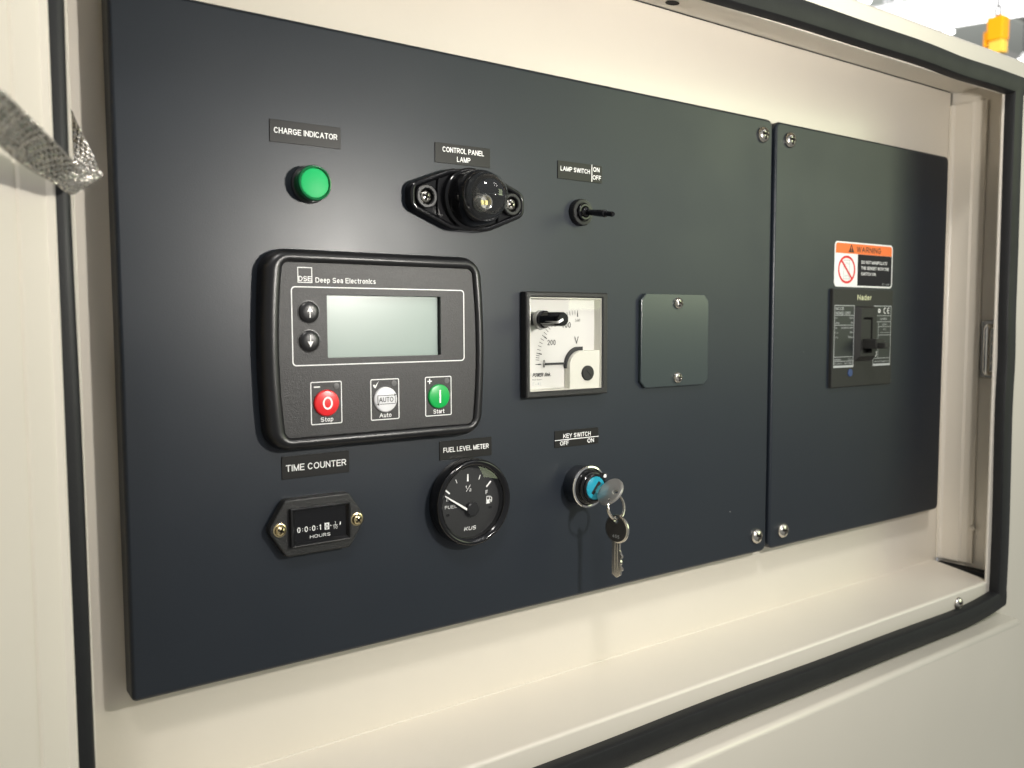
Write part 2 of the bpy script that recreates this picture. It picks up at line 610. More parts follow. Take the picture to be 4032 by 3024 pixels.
def stroke_text(bm, s, x0, x1, zbase, cap, y, sw, shear, slope, gap=0.17):
    tot, xs = 0.0, []
    g = gap+sw
    for ch in s:
        xs.append(tot)
        tot += GLYPH[ch][0]+g
    tot -= g
    half = sw*cap/2
    sx = (x1-x0-2*half)/max(tot, 1e-6) if tot > 0.05 else 1
    k = 0
    for ch, gx0 in zip(s, xs):
        w, strokes = GLYPH[ch]
        parts_ = []
        for st_ in strokes:
            cur = [st_[0]]
            for i in range(1, len(st_)):
                cur.append(st_[i])
                if i < len(st_)-1:
                    d0 = Vector(((st_[i][0]-st_[i-1][0])*w, st_[i][1]-st_[i-1][1]))
                    d1 = Vector(((st_[i+1][0]-st_[i][0])*w, st_[i+1][1]-st_[i][1]))
                    if d0.length > 1e-5 and d1.length > 1e-5 and d0.angle(d1) > math.radians(95):
                        parts_.append(cur)
                        cur = [st_[i]]
            parts_.append(cur)
        for st_ in parts_:
            P = []
            for (u, v) in st_:
                X = x0+half+(gx0+u*w)*sx
                Zr = v*(cap-2*half)+half
                p = Vector((X+shear*Zr, zbase+Zr+slope*(X-x0)))
                if not P or (p-P[-1]).length > cap*0.012:
                    P.append(p)
            closed = len(P) > 6 and (P[0]-P[-1]).length < cap*0.03
            if closed:
                P.pop()
            n = len(P)
            yy = y-0.006*(k % 5)
            k += 1
            rows = []
            for i in range(n):
                if closed:
                    a, c = P[i]-P[i-1], P[(i+1) % n]-P[i]
                else:
                    a = P[i]-P[i-1] if i else P[1]-P[0]
                    c = P[i+1]-P[i] if i < n-1 else a
                a, c = a.normalized(), c.normalized()
                na, nc = Vector((-a.y, a.x)), Vector((-c.y, c.x))
                m = na+nc
                m = m/max(m.length_squared, 0.55)*2*half if m.length > 1e-5 else na*half
                q = P[i].copy()
                if not closed and n == 2 or (not closed and i in (0, n-1)):
                    q = P[i]+(-a if i == 0 else a)*half*0.95*(1 if abs(a.x) > 0.9 or abs(a.y) > 0.9 else 0.4)
                rows.append((bm.verts.new((q.x+m.x, yy, q.y+m.y)), bm.verts.new((q.x-m.x, yy, q.y-m.y))))
            for i in range(n if closed else n-1):
                r0, r1 = rows[i], rows[(i+1) % n]
                bm.faces.new((r0[0], r0[1], r1[1], r1[0]))
    return bm


def lettering(bm, s, x0, x1, zbase, cap, y, bold=0.012, shear=0.0, spacing=1.0, slope=0.0):
    """flat print on a plane facing -y, fitted between x0 and x1"""
    if all(ch in GLYPH for ch in s):
        return stroke_text(bm, s, x0, x1, zbase, cap, y, 0.125+1.7*bold, shear, slope, 0.20*spacing)
    t = text_bm(s, bold, shear, spacing)
    xs = [v.co.x for v in t.verts]
    a, b = min(xs), max(xs)
    sx = (x1-x0)/(b-a)
    sz = cap/cap_height()
    vm = {}
    for v in t.verts:
        X = x0+(v.co.x-a)*sx
        vm[v] = bm.verts.new((X, y, zbase+v.co.y*sz+slope*(X-x0)))
    for f in t.faces:
        try:
            bm.faces.new([vm[v] for v in f.verts])
        except ValueError:
            pass
    t.free()
    return bm


# pan-head screw with a real cross recess, one shared mesh for each finish
SCREWS = {}


def screw(parent, x, y, z, r, h, ang, material='steel', name='screw', washer=False):
    key = (material,)
    if key not in SCREWS:
        bm = bmesh.new()
        seg, rings = 64, 20
        loops = []
        for k in range(rings+1):
            q = 1-k/rings
            L = []
            for i in range(seg):
                a = 2*PI*i/seg
                u, v = q*math.cos(a), q*math.sin(a)
                hh = math.sqrt(max(0, 1-(q*0.985)**2.6))
                cu, cv = abs(u), abs(v)
                arm = (cu < 0.15 and cv < 0.60) or (cv < 0.15 and cu < 0.60) or (cu+cv < 0.34)
                if arm:
                    hh -= 0.75*(1-q/0.66)+0.25
                L.append((u, -hh, v))
            loops.append(L)
        base = [(math.cos(2*PI*i/seg), 0.0, math.sin(2*PI*i/seg)) for i in range(seg)]
        loft(bm, [base]+loops[:-1], cap1=True)
        bmesh.ops.recalc_face_normals(bm, faces=bm.faces)
        me = bpy.data.meshes.new("screw")
        bm.to_mesh(me)
        bm.free()
        me.materials.append(M_[material])
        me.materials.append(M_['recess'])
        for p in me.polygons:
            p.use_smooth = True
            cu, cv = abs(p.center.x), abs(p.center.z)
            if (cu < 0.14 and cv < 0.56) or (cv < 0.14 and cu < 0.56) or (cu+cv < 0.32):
                p.material_index = 1  # recess faces coloured dark for the shade inside
        me.set_sharp_from_angle(angle=math.radians(40))
        SCREWS[key] = me
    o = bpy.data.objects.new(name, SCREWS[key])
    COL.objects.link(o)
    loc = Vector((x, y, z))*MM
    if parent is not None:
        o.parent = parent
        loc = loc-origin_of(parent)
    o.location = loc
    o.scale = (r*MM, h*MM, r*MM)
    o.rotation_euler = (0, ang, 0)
    return o


# ================================================================== the enclosure
enc = thing("generator_enclosure", "cream painted steel generator enclosure around the recessed control panel opening", "enclosure", (380, -20, -100))
YF = -57.0     # plane of the front frame
YW = 17.0      # plane of the back wall
bm = B()
box(bm, -120, 824, YW, YW+2, -64, 440)
obj("back_wall", bm, 'cream', enc)
# sill: horizontal shelf, rounded front edge, front face
bm = B()
prof = [(YW-0.2, -62.6)]
for k in range(7):
    a = PI/2*k/6
    prof.append((YF+2.6-2.6*math.sin(a), -65.2+2.6*math.cos(a)))
prof += [(YF, -112), (YF+2, -112), (YF+2, -66), (YW-0.2, -65)]
secs = []
for x in (-118, 300, 780, 818):
    secs.append([(x, p[0], p[1]) for p in prof])
# clipped right-hand end so that the shelf corner runs back behind the lip
secs[-1] = [(818 if p[0] > -40 else 784+(818-784)*max(0, (p[0]+57)/17), p[0], p[1]) for p in prof]
loft(bm, secs, cap0=True, cap1=True)
obj("sill", bm, 'cream', enc, smooth=50)
# soffit
bm = B()
box(bm, -118, 842, YF+2.2, YW-0.2, 438, 440)
so = obj("soffit", bm, 'cream', enc)
bm = B()
lathe(bm, [(4.2, 0), (4.2, -0.3)], 0, 0, 24)
for v in bm.verts:
    v.co = Vector((396.5+v.co.x*1.5, 5+v.co.z, 437.8+v.co.y*0.3))
obj("bolt_hole", bm, 'void', enc)
# seam under the back of the soffit
bm = B()
box(bm, -118, 822, YW-0.9, YW-0.25, 437.3, 437.9)
obj("seam", bm, 'rubber', enc)
# right side wall, stepped post in front of it and the dark gap below
bm = B()
box(bm, 832.5, 834.5, YF+2, YW+2, -74, 440)
obj("side_wall", bm, 'cream', enc)
bm = B()
pp = [(822.3, 16.6)]
for k in range(6):
    a = PI/2*k/5
    pp.append((822.3+3.7*math.sin(a)-0.0, 15.0-3.6*(1-math.cos(a))))
pp += [(826.0, -5.6), (828.2, -7.6), (828.2, -19.2), (830.2, -19.2), (830.2, -6.4), (828.0, -4.6), (828.0, 16.6)]
loft(bm, [[(p[0], p[1], -60.5) for p in pp], [(p[0], p[1], 424) for p in pp]], cap0=True, cap1=True)
obj("corner_post", bm, 'cream', enc, smooth=50)
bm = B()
box(bm, 818.6, 832.4, YF+3, 16.6, -74, -65.5)  # dull black block added to close the gap and keep it dark
obj("dark_gap_filler", bm, 'void', enc)
bm = B()
lathe(bm, [(3.2, 0), (3.0, -2.2), (1.6, -3.2), (0, -3.4)], 0, 0, 16)
for v in bm.verts:
    v.co = Vector((828.0+v.co.y, -19.0+v.co.x, -22+v.co.z))
obj("weld_bead", bm, 'cream', enc)
# front frame: upper strip with hanging lip, right strip, left lip, lower strip
bm = B()
r = 3.0
prof = [(YF, 414.2), (YF, 452-r)]
for k in range(1, 7):
    a = PI/2*k/6
    prof.append((YF+r-r*math.cos(a), 452-r+r*math.sin(a)))
prof += [(YF+420, 460), (YF+420, 458), (YF+2, 449), (YF+2, 414.2)]
loft(bm, [[(x, p[0], p[1]) for p in prof] for x in (-160, 300, 842)], cap0=True, cap1=True)
obj("top_frame", bm, 'cream', enc, smooth=50)
bm = B()
prof = [(782.6, YF+2), (782.6, YF+0.6), (783.2, YF), (842.4, YF), (1500, YF), (1500, YF+2)]
loft(bm, [[(p[0], p[1], z) for p in prof] for z in (-700, 413.9)], cap0=True, cap1=True)
obj("right_frame", bm, 'cream', enc, smooth=40)
bm = B()
box(bm, 842.6, 1500, YF-0.4, YF+420, 414.2, 452, 2.5, 3)
obj("corner_cap", bm, 'cream', enc)
bm = B()
prof = [(-140, YF), (-26.8, YF), (-26.2, YF+0.6), (-26.2, YF+2), (-140, YF+2)]
loft(bm, [[(p[0], p[1], z) for p in prof] for z in (-112, 413.9)], cap0=True, cap1=True)
obj("left_frame", bm, 'cream', enc, smooth=40)
bm = B()
box(bm, -120, -118, YF+2.2, YW-0.3, -64, 438)
obj("side_wall", bm, 'cream', enc)
# lower body panel standing proud of the frame
bm = B()
r = 5.0
prof = [(YF-0.2, -96.5)]
for k in range(9):
    a = PI/2*k/8
    prof.append((-82+r-r*math.sin(a), -97.5-r+r*math.cos(a)))
prof += [(-82, -700), (YF-0.2, -700)]
loft(bm, [[(x, p[0], p[1]) for p in prof] for x in (-500, 300, 800)]+[[(802.5, p[0]+1.5 if p[0] < -60 else p[0], p[1]-1.5) for p in prof]], cap0=True, cap1=True)
obj("lower_body_panel", bm, 'cream', enc, smooth=50)
screw(enc, 727, YF, -73.6, 6.2, 4.0, 0.5, 'steel')
# welding seam marks along the wall foot
bm = B()
sweep(bm, [(x, YW-0.5, -62.5) for x in range(-110, 815, 40)], 0.8, 8)
obj("sealant_bead", bm, 'cream', enc)

# door seal strips: D-section rubber pushed onto the lip, slightly wavy


def seal(name, path, axis, label, w=19.0, t=9.6):
    """path of (a, b): a runs along, b is the inner edge; axis 'x' or 'z'; sign gives outward side"""
    bm = B()
    loops = []
    for a, b, s, tw in path:
        L = []
        for u, v in ((0, 0), (0, 0.80), (0.06, 0.95), (0.18, 1.0), (0.45, 1.03), (0.82, 1.0), (0.95, 0.93), (1, 0.78), (1, 0)):
            o_ = b+s*u*w
            y = YF-0.15-v*t-tw*u
            L.append((a, y, o_) if axis == 'x' else (o_, y, a))
        loops.append(L)
    loft(bm, loops, cap0=True, cap1=True)
    return obj(name, bm, 'rubber', enc, smooth=40, planar=False)


def wav(x, ph, amp):
    return amp*(math.sin(x*0.011+ph)+0.5*math.sin(x*0.027+2*ph))


seal("door_seal", [(x, 414.8+wav(x, 1.0, 1.0)-2.4*math.exp(-((x-690)/50.0)**2), 1, 0) for x in range(-60, 806, 12)], 'x', '', w=17.5)
rp = []
for z in range(-82, 434, 10):
    rp.append((z, 785.2+3.5*math.exp(-((z+40)/90.0)**2)+wav(z, 0.4, 0.7)+2.2*math.exp(-((z-160)/30.0)**2), 1, 0))
seal("door_seal", rp, 'z', '', w=18.5)
bp_ = []
for x in range(-60, 806, 12):
    lift = 12.0*max(0, (x-700)/106.0)**2.2
    bp_.append((x, -76.2-wav(x, 0.3, 0.7)+lift*0.6-1.0, -1, 0))
seal("door_seal", bp_, 'x', '', w=18.5)
seal("door_seal", [(z, -28.2+wav(z, 2.0, 0.5), -1, 0) for z in range(-90, 432, 12)], 'z', '', w=19)

# ------------------------------------------------------------------ open door on the left
door = thing("enclosure_door", "cream door leaf swung open at the far left edge, beside the black seal", "door", (-60, -110, -300))
dirx, diry = -0.707, -0.707           # along the leaf away from the hinge
nx, ny = 0.707, -0.707                # towards the viewer


def door_pt(s, n):
    return (-38.0+dirx*s+nx*n, -69.8+diry*s+ny*n)


prof = [door_pt(0, 0), door_pt(15.6, 0), door_pt(16.6, -1.2), door_pt(19.2, -1.2), door_pt(20.2, 0.6), door_pt(80, 0.6), door_pt(500, 0.6), door_pt(500, -22), door_pt(0, -22)]
bm = B()
loft(bm, [[(p[0], p[1], z) for p in prof] for z in (-300, 440)], cap0=True, cap1=True)
leaf = obj("leaf", bm, 'cream', door, smooth=30)
bm = B()
for z0, z1 in ((-300, 440),):
    e = [(-39.0, -66.0), (-36.0, -66.0), (-35.2, -66.8), (-35.2, -69.6), (-36.2, -70.6), (-39.0, -70.6)]
    loft(bm, [[(p[0], p[1], z) for p in e] for z in (z0, z1)], cap0=True, cap1=True)
obj("hinge_flange", bm, 'cream', door, smooth=60)

# ------------------------------------------------------------------ earth strap
A_ = [(-21.8, -20, 299.5), (-20.5, -40, 284), (-17.9, -57, 268.7), (-18.3, -70, 260.2)]
B_ = [(-33.3, -20, 292.2), (-30.2, -40, 279), (-26.0, -57, 264.5), (-30.2, -70, 252.4)]
A2 = [(-18.3, -72.4, 259.5), (-22.5, -82, 258.2), (-31.0, -95, 259.3), (-47.7, -130, 264.9), (-62.5, -175, 264.5), (-73.9, -215, 259.8), (-88, -260, 250)]
B2 = [(-30.2, -72.8, 250.7), (-33.0, -82, 249.6), (-38.7, -95, 250.4), (-52.8, -130, 250.9), (-64.4, -175, 249.4), (-75.5, -215, 246.8), (-90, -260, 238)]


def cat(P, u):
    n = len(P)-1
    f = min(max(u, 0), 0.99999)*n
    i = int(f)
    t = f-i
    p0, p1, p2, p3 = [Vector(P[min(max(k, 0), n)]) for k in (i-1, i, i+1, i+2)]
    return 0.5*((2*p1)+(p2-p0)*t+(2*p0-5*p1+4*p2-p3)*t*t+(3*p1-p0-3*p2+p3)*t**3)


strap = thing("earth_strap", "braided metal earth strap folded over beside the left seal", "strap", (-30, -72, 250))


def strap_piece(A, Bp, nu, ns, name):
    def S(u, v):
        return cat(A, u)*(1-v)+cat(Bp, u)*v

    def N(u, v):
        d = 0.01
        a = S(min(1, u+d), v)-S(max(0, u-d), v)
        b = S(u, 1)-S(u, 0)
        return a.cross(b).normalized()
    bm = B()
    for side in (-0.15, 0.15):
        loft(bm, [[S(i/nu, v/6)+N(i/nu, v/6)*side for v in range(7)] for i in range(nu+1)], closed=False)
    core = obj(name+"_core", bm, 'braid_dark', strap)
    bm = B()
    steps = nu*3
    for layer in (0, 1):
        for s in range(ns):
            ph = s/ns
            pts = []
            for i in range(steps+1):
                u = i/steps
                tri = (u*nu*0.075+ph)*(1 if layer == 0 else -1) % 1.0
                v = 1-abs(2*tri-1)
                back = 1 if tri < 0.5 else -1
                off = 0.75*back+0.38*math.sin(2*PI*(u*nu*0.9+s*0.5+layer*0.5))
                pts.append(S(u, 0.03+0.94*v)+N(u, v)*off)
            sweep(bm, pts, 0.55, 5)
    obj(name, bm, 'braid', core)


strap_piece(A_, B_, 20, 9, "braid")
strap_piece(A2, B2, 60, 9, "braid")
# the crease
bm = B()
sweep(bm, [Vector((-18.0, -71.8, 259.9)).lerp(Vector((-30.4, -72.0, 251.2)), t/8) for t in range(9)], 1.3, 8)
obj("fold", bm, 'braid', strap)

# ------------------------------------------------------------------ striker for the door lock on the right
st = thing("lock_striker", "chromed wire loop lock striker on the right inner wall of the opening", "striker", (836, -36, 144))
bm = B()
zc0, zc1, xb, ys = 144.5, 191.5, 806.5, -37.5
pts = []
for x in (831, 828, 822, 816):
    pts.append((x, ys, zc1))
for k in range(7):
    a = PI/2*k/6
    pts.append((xb+4-4*math.sin(a), ys, zc1-4+4*math.cos(a)))
for k in range(7):
    a = PI/2*k/6
    pts.append((xb+4-4*math.cos(a), ys, zc0+4-4*math.sin(a)))
for x in (816, 822, 828, 831):
    pts.append((x, ys, zc0))
sweep(bm, pts, 3.0, 12)
obj("loop", bm, 'chrome', st)
bm = B()
box(bm, 829.5, 832.3, -45, -20, 138, 198, 0.8)
obj("base_plate", bm, 'steel', st)
for z in (158, 178):
    bm = B()
    pts = [(5.4*math.cos(PI/3*k), 5.4*math.sin(PI/3*k)) for k in range(6)]
    prism(bm, pts, 0, -4.5, 0.6)
    for v in bm.verts:
        v.co = Vector((829.5+v.co.y, -31.0+v.co.x, z+v.co.z))
    obj("bolt", bm, 'steel', st)

# ================================================================== the two dark panels
PW, PH = 511.4, 365.0


def panel_sheet(bm, x0, x1, rads, hole=None):
    out = rpoly([(x0, 0), (x1, 0), (x1, PH), (x0, PH)], rads, 6)
    bev = 2.2
    loops = [at_y(inset(out, 1.2), 13), at_y(out, 13)]
    for k in range(6):
        a = PI/2*k/5
        loops.append(at_y(inset(out, bev*(1-math.cos(a))), bev*(1-math.sin(a))))
    loft(bm, loops, cap0=hole is None)
    inner = inset(out, bev)
    if hole:
        tess(bm, inner, [hole], 0)
        tess(bm, inset(out, 1.2), [hole], 13)
        loft(bm, [at_y(hole, 0), at_y(hole, 13)])
    else:
        bm.faces.new([bm.verts.new((p[0], 0, p[1])) for p in inner])


cp = thing("instrument_panel", "large dark slate control panel carrying the gauges, lamp and key switch", "control panel", (PW/2, 8, 0))
bm = B()
panel_sheet(bm, 0, PW, [3, 6, 6, 3], rrect(251.5, 319.5, 148.8, 215.8))
obj("panel_sheet", bm, 'panel', cp, smooth=40)
for x0, x1 in ((16, 30), (492, 505)):
    bm = B()
    box(bm, x0, x1, 13, 16.9, 16, 349)
    obj("mounting_rail", bm, 'panel', cp)
for z, a in ((351.3, 0.15), (14.6, 0.5)):
    screw(cp, 498.1, 0, z, 6.5, 4.2, a)

bp2 = thing("breaker_panel", "smaller dark slate panel on the right carrying the circuit breaker", "panel", (654, 8, 0))
bm = B()
panel_sheet(bm, 515.2, 793.2, [6, 6, 6, 6])
obj("panel_sheet", bm, 'panel', bp2, smooth=40)
for x0, x1 in ((528, 545), (762, 778)):
    bm = B()
    box(bm, x0, x1, 13, 16.9, 16, 349)
    obj("mounting_rail", bm, 'panel', bp2)
for z, a in ((351.1, 0.1), (14.4, 0.35)):
    screw(bp2, 533.4, 0, z, 6.5, 4.2, a)

# ================================================================== name plates


def name_plate(x0, x1, z0, z1, texts, label, lines=(), tilt=0.0):
    t = thing("name_plate", label, "label", ((x0+x1)/2, 0, z0), "black name plates on the control panel")
    bm = B()
    prism(bm, rrect(x0, x1, z0, z1, 0.4, 2), -0.02, -0.55, 0.12, 1)
    if tilt:
        for v in bm.verts:
            v.co.z += tilt*(v.co.x-x0)
    obj("plate", bm, 'label', t, smooth=0)
    bm = B()
    for s, a, b, zb, cap in texts:
        lettering(bm, s, a, b, zb, cap, -0.62, 0.014, slope=tilt)
    obj("lettering", bm, 'white', t, smooth=0)
    for (a, b, c, d) in lines:
        bm = B()
        box(bm, a, b, -0.66, -0.5, c, d)
        obj("printed_line", bm, 'white', t, smooth=0)
    return t


name_plate(80.2, 122.2, 296.9, 309.1, [("CHARGE INDICATOR", 82.6, 120.0, 301.8, 3.2)], "black name plate reading CHARGE INDICATOR above the green light", tilt=0.008)
name_plate(184.8, 226.0, 296.5, 308.8, [("CONTROL PANEL", 190.2, 221.1, 303.5, 3.2), ("LAMP", 200.7, 210.7, 298.3, 3.2)], "black name plate reading CONTROL PANEL LAMP above the dome lamp", tilt=0.01)
name_plate(281.7, 321.9, 295.7, 307.9, [("LAMP SWITCH", 284.1, 310.5, 301.2, 3.1), ("ON", 313.5, 319.3, 303.3, 3.1), ("OFF", 313.1, 320.8, 297.7, 3.1)],
           "black name plate reading LAMP SWITCH ON OFF above the toggle", [(312.0, 312.6, 296.1, 307.9)])
name_plate(82.8, 124.0, 108.6, 121.6, [("TIME COUNTER", 85.1, 122.0, 112.9, 3.8)], "black name plate reading TIME COUNTER above the hour meter", tilt=0.006)
name_plate(186.0, 226.0, 109.6, 121.8, [("FUEL LEVEL METER", 188.8, 223.5, 114.4, 3.2)], "black name plate reading FUEL LEVEL METER above the round gauge")
name_plate(279.0, 319.2, 109.5, 121.3, [("KEY SWITCH", 286.6, 311.8, 115.8, 3.1), ("OFF", 283.7, 291.5, 110.8, 3.1), ("ON", 308.8, 314.9, 110.8, 3.1)],
           "black name plate reading KEY SWITCH OFF ON above the key", [(279.0, 319.2, 114.5, 115.0)])

# ================================================================== green indicator
t = thing("indicator_light", "round green indicator light below the charge indicator plate", "indicator light", (102.5, 0, 275.2))
bm = B()
lathe(bm, [(10.6, -0.1), (10.6, -1.2), (9.6, -1.6)], 102.5, 275.2, 48)
obj("gasket", bm, 'plastic', t)
bm = B()
lathe(bm, [(9.3, -1.0), (9.5, -3), (9.5, -6.5), (9.9, -7.0), (9.9, -8.6), (9.5, -9.4), (8.9, -9.6), (8.4, -9.2), (8.2, -8.6)], 102.5, 275.2, 56)
obj("bezel", bm, 'green_body', t)
bm = B()
lathe(bm, [(8.2, -8.5), (8.0, -8.75), (7.6, -8.85), (0, -8.95)], 102.5, 275.2, 48)
obj("lens", bm, 'green_lens', t)

# ================================================================== control panel lamp
LX, LZ = 206.0, 273.8
t = thing("panel_lamp", "black panel lamp with clear dome on a diamond shaped base", "lamp", (LX, 0, LZ))
hex_ = [(163.6, 266.6), (193, 254.8), (219, 254.8), (248.2, 266.6), (248.2, 281.2), (219, 292.8), (193, 292.8), (163.6, 281.2)]
out = rpoly(hex_, [7, 26, 26, 7, 7, 26, 26, 7], 8)
bm = B()
inn = inset(out, 3.2)
loft(bm, [at_y(out, -0.1), at_y(out, -6.8), at_y(inset(out, 0.5), -7.6), at_y(inset(out, 1.4), -8.0), at_y(inset(out, 2.4), -7.8), at_y(inn, -7.2), at_y(inset(out, 3.6), -5.4)], cap1=True)
obj("base", bm, 'gloss', t, smooth=50)
bm = B()
lathe(bm, [(19.4, -5.5), (19.4, -8.2), (18.6, -9.0), (17.9, -9.2), (17.4, -10), (17.2, -14), (16.8, -19), (16.0, -22.5), (15.2, -23.6), (14.2, -23.2)], LX+0.6, LZ+0.8, 56)
obj("socket", bm, 'gloss', t, smooth=40)
for sx, an in ((174.3, 0.3), (237.6, 0.9)):
    bm = B()
    tube_ring(bm, [(7.2, -5.6), (7.2, -8.4), (6.6, -8.9), (5.2, -8.9), (4.7, -8.4), (4.7, -5.6)], sx, LZ, 36)
    ring = obj("screw_collar", bm, 'plastic', t)
    screw(t, sx, -5.6, LZ, 4.2, 2.6, an, 'steel')
# raised ribs and moulded mark
for sx in (-1, 1):
    bm = B()
    pts = [(LX+sx*(23.0-7.5*abs(math.sin(a))**2*0.3), -6.2, LZ+17.5*math.sin(a)) for a in [(-1+2*k/14)*0.86 for k in range(15)]]
    sweep(bm, pts, 1.0, 6)
    obj("rib", bm, 'gloss', t)
bm = B()
lettering(bm, "DOT", 177.0, 186.5, 260.8, 3.0, -5.55, 0.0)
obj("moulded_mark", bm, 'plastic_tex', t, smooth=0)
DC = (LX+0.8, -23.4, LZ+1.4)
R_ = 14.2
# reflector and led inside the lower half, dark hood inside the upper half
bm = B()
lathe(bm, [(14.0, -23.0), (14.0, -23.6)], DC[0], DC[2], 40)
obj("lamp_floor", bm, 'gloss', t)
bm = B()
lathe(bm, [(5.4, -23.6), (4.8, -29), (4.3, -30.2), (3.8, -29.8), (3.6, -26.6)], DC[0]-3.6, DC[2]-5.2, 28)
cup = obj("led_holder", bm, 'reflector', t)
for dx in (-1.5, 1.3):
    bm = B()
    box(bm, DC[0]-3.6+dx-0.9, DC[0]-3.6+dx+0.9, -28.2, -26.9, DC[2]-6.5, DC[2]-3.9)
    obj("led_chip", bm, 'led_chip', cup)


def half_dome(bm, rr, z0, z1, n=14, seg=40, yscale=1.0):
    loops = []
    for k in range(n+1):
        a = PI/2*k/n
        rad = rr*math.cos(a)
        L = []
        for i in range(seg+1):
            b = z0+(z1-z0)*i/seg
            L.append((DC[0]+rad*math.cos(b), DC[1]-rr*yscale*math.sin(a)*0.98, DC[2]+rad*math.sin(b)))
        loops.append(L)
    return loft(bm, loops, closed=False)


bm = B()
half_dome(bm, R_, 0, 2*PI, 16, 56)
obj("dome_lens", bm, 'lens', t)
bm = B()
pts = [(DC[0]-(R_-0.5)*math.cos(a), DC[1]-(R_-0.5)*math.sin(a)*0.98, DC[2]-0.9) for a in [PI*k/20 for k in range(21)]]
sweep(bm, pts, 0.42, 6)
obj("lens_seam", bm, 'lens', t)

# ================================================================== toggle switch
TX, TZ = 301.1, 273.6
t = thing("toggle_switch", "black toggle switch with lever pointing outward under the lamp switch plate", "switch", (TX, 0, TZ))
bm = B()
loops = []
seg = 72
for r, y in ((9.0, -0.1), (9.3, -0.6), (9.3, -4.2), (8.7, -5.0), (6.6, -5.2), (6.0, -4.6)):
    L = []
    for i in range(seg):
        kn = 0.28 if (i % 2 and r > 9.1) else 0
        L.append((TX+(r-kn)*math.cos(2*PI*i/seg), y, TZ+(r-kn)*math.sin(2*PI*i/seg)))
    loops.append(L)
loft(bm, loops, cap1=True)
obj("knurled_nut", bm, 'plastic', t, smooth=25)
bm = B()
tube_ring(bm, [(5.8, -4.4), (5.8, -6.6), (5.2, -7.2), (4.1, -7.2), (3.9, -6.4), (3.9, -4.4)], TX, TZ, 40)
obj("bushing", bm, 'gloss', t)
bm = B()
lathe(bm, [(3.7, -4.6), (3.7, -6.4), (3.2, -7.9), (2.0, -8.9), (0, -9.2)], TX, TZ, 28)
obj("pivot_ball", bm, 'gloss', t)
bm = B()
d = Vector((0.3, -29.5, -4.6))
p0 = Vector((TX, -6.0, TZ))
fr = [0, .25, .6, .72, .74, .97, 1.0]
rr = [1.7, 2.0, 2.45, 2.55, 1.7, 1.7, 1.3]
sweep(bm, [p0+d*f for f in fr], rr, 16)
obj("lever", bm, 'gloss', t)

# ================================================================== controller module
t = thing("control_module", "black generator control module with grey display and red, white, green buttons", "control module", (143, 0, 125.5))


def bow_outline(x0, x1, z0, z1, bow, r, n=10, bowz=0.0):
    """rectangle with bowed left and right sides and rounded corners, counter-clockwise, fixed count"""
    base = rpoly([(x0, z0), (x1, z0), (x1, z1), (x0, z1)], r, n)
    # add points along sides
    res = []
    m = len(base)
    for i in range(m):
        p, q = Vector(base[i]), Vector(base[(i+1) % m])
        res.append(tuple(p))
        if (q-p).length > 20:
            for k in range(1, 10):
                res.append(tuple(p.lerp(q, k/10)))
    cx, cz = (x0+x1)/2, (z0+z1)/2
    o2 = []
    for x, z in res:
        f = 1-((z-cz)/((z1-z0)/2))**2
        g = 1-((x-cx)/((x1-x0)/2))**2
        o2.append((x+(bow*f if x > cx else -bow*f), z+(bowz*g if z > cz else -bowz*g)))
    return o2


o_out = bow_outline(72.6, 213.0, 125.6, 238.4, 2.9, 13, 10)
o_in = bow_outline(82.4, 206.2, 132.6, 231.2, 2.9, 4.0, 10)


def mixo(f):
    return [(a[0]*(1-f)+b[0]*f, a[1]*(1-f)+b[1]*f) for a, b in zip(o_out, o_in)]


bm = B()
loft(bm, [at_y(o_out, -0.1), at_y(o_out, -4.5), at_y(mixo(0.04), -6.4), at_y(mixo(0.14), -8.0), at_y(mixo(0.30), -9.4), at_y(mixo(0.48), -10.2), at_y(mixo(0.66), -10.4), at_y(mixo(0.86), -10.0), at_y(mixo(0.97), -9.4), at_y(mixo(1.0), -9.0), at_y(mixo(1.0), -7.4)])
obj("bezel", bm, 'plastic', t, smooth=40)
win = rrect(108.4, 183.2, 177.2, 213.2, 0.8, 3)
YD = -8.3
bm = B()
tess(bm, inset(o_in, 0.35), [win], YD)
loft(bm, [at_y(win, YD), at_y(win, YD+3.4)])
face = obj("face", bm, 'face', t, smooth=30)
bm = B()
prism(bm, rrect(106, 186, 175, 215), -3.0, YD+3.2)
obj("display_frame", bm, 'plastic', face)
bm = B()
prism(bm, rrect(108.6, 184.6-1.9, 177.0, 213.4), -4.9, YD+3.0)
obj("display", bm, 'lcd', face, smooth=0)
YP = YD-0.05
bm = B()
lettering(bm, "Deep Sea Electronics", 101.8, 139.1, 219.9, 2.9, YP-0.1, 0.012)
obj("lettering", bm, 'grey_print' if False else 'white', face, smooth=0)
bm = B()
outline_frame(bm, rrect(91.3, 99.9, 219.6, 228.3), 0.45, YP)
lettering(bm, "DSE", 91.9, 99.3, 220.5, 2.8, YP-0.1, 0.02)
obj("logo", bm, 'white', face, smooth=0)
bm = B()
outline_frame(bm, rrect(87.3, 200.3, 173.1, 217.6, 2.4, 5), 0.6, YP)
obj("printed_border", bm, 'white', face, smooth=0)
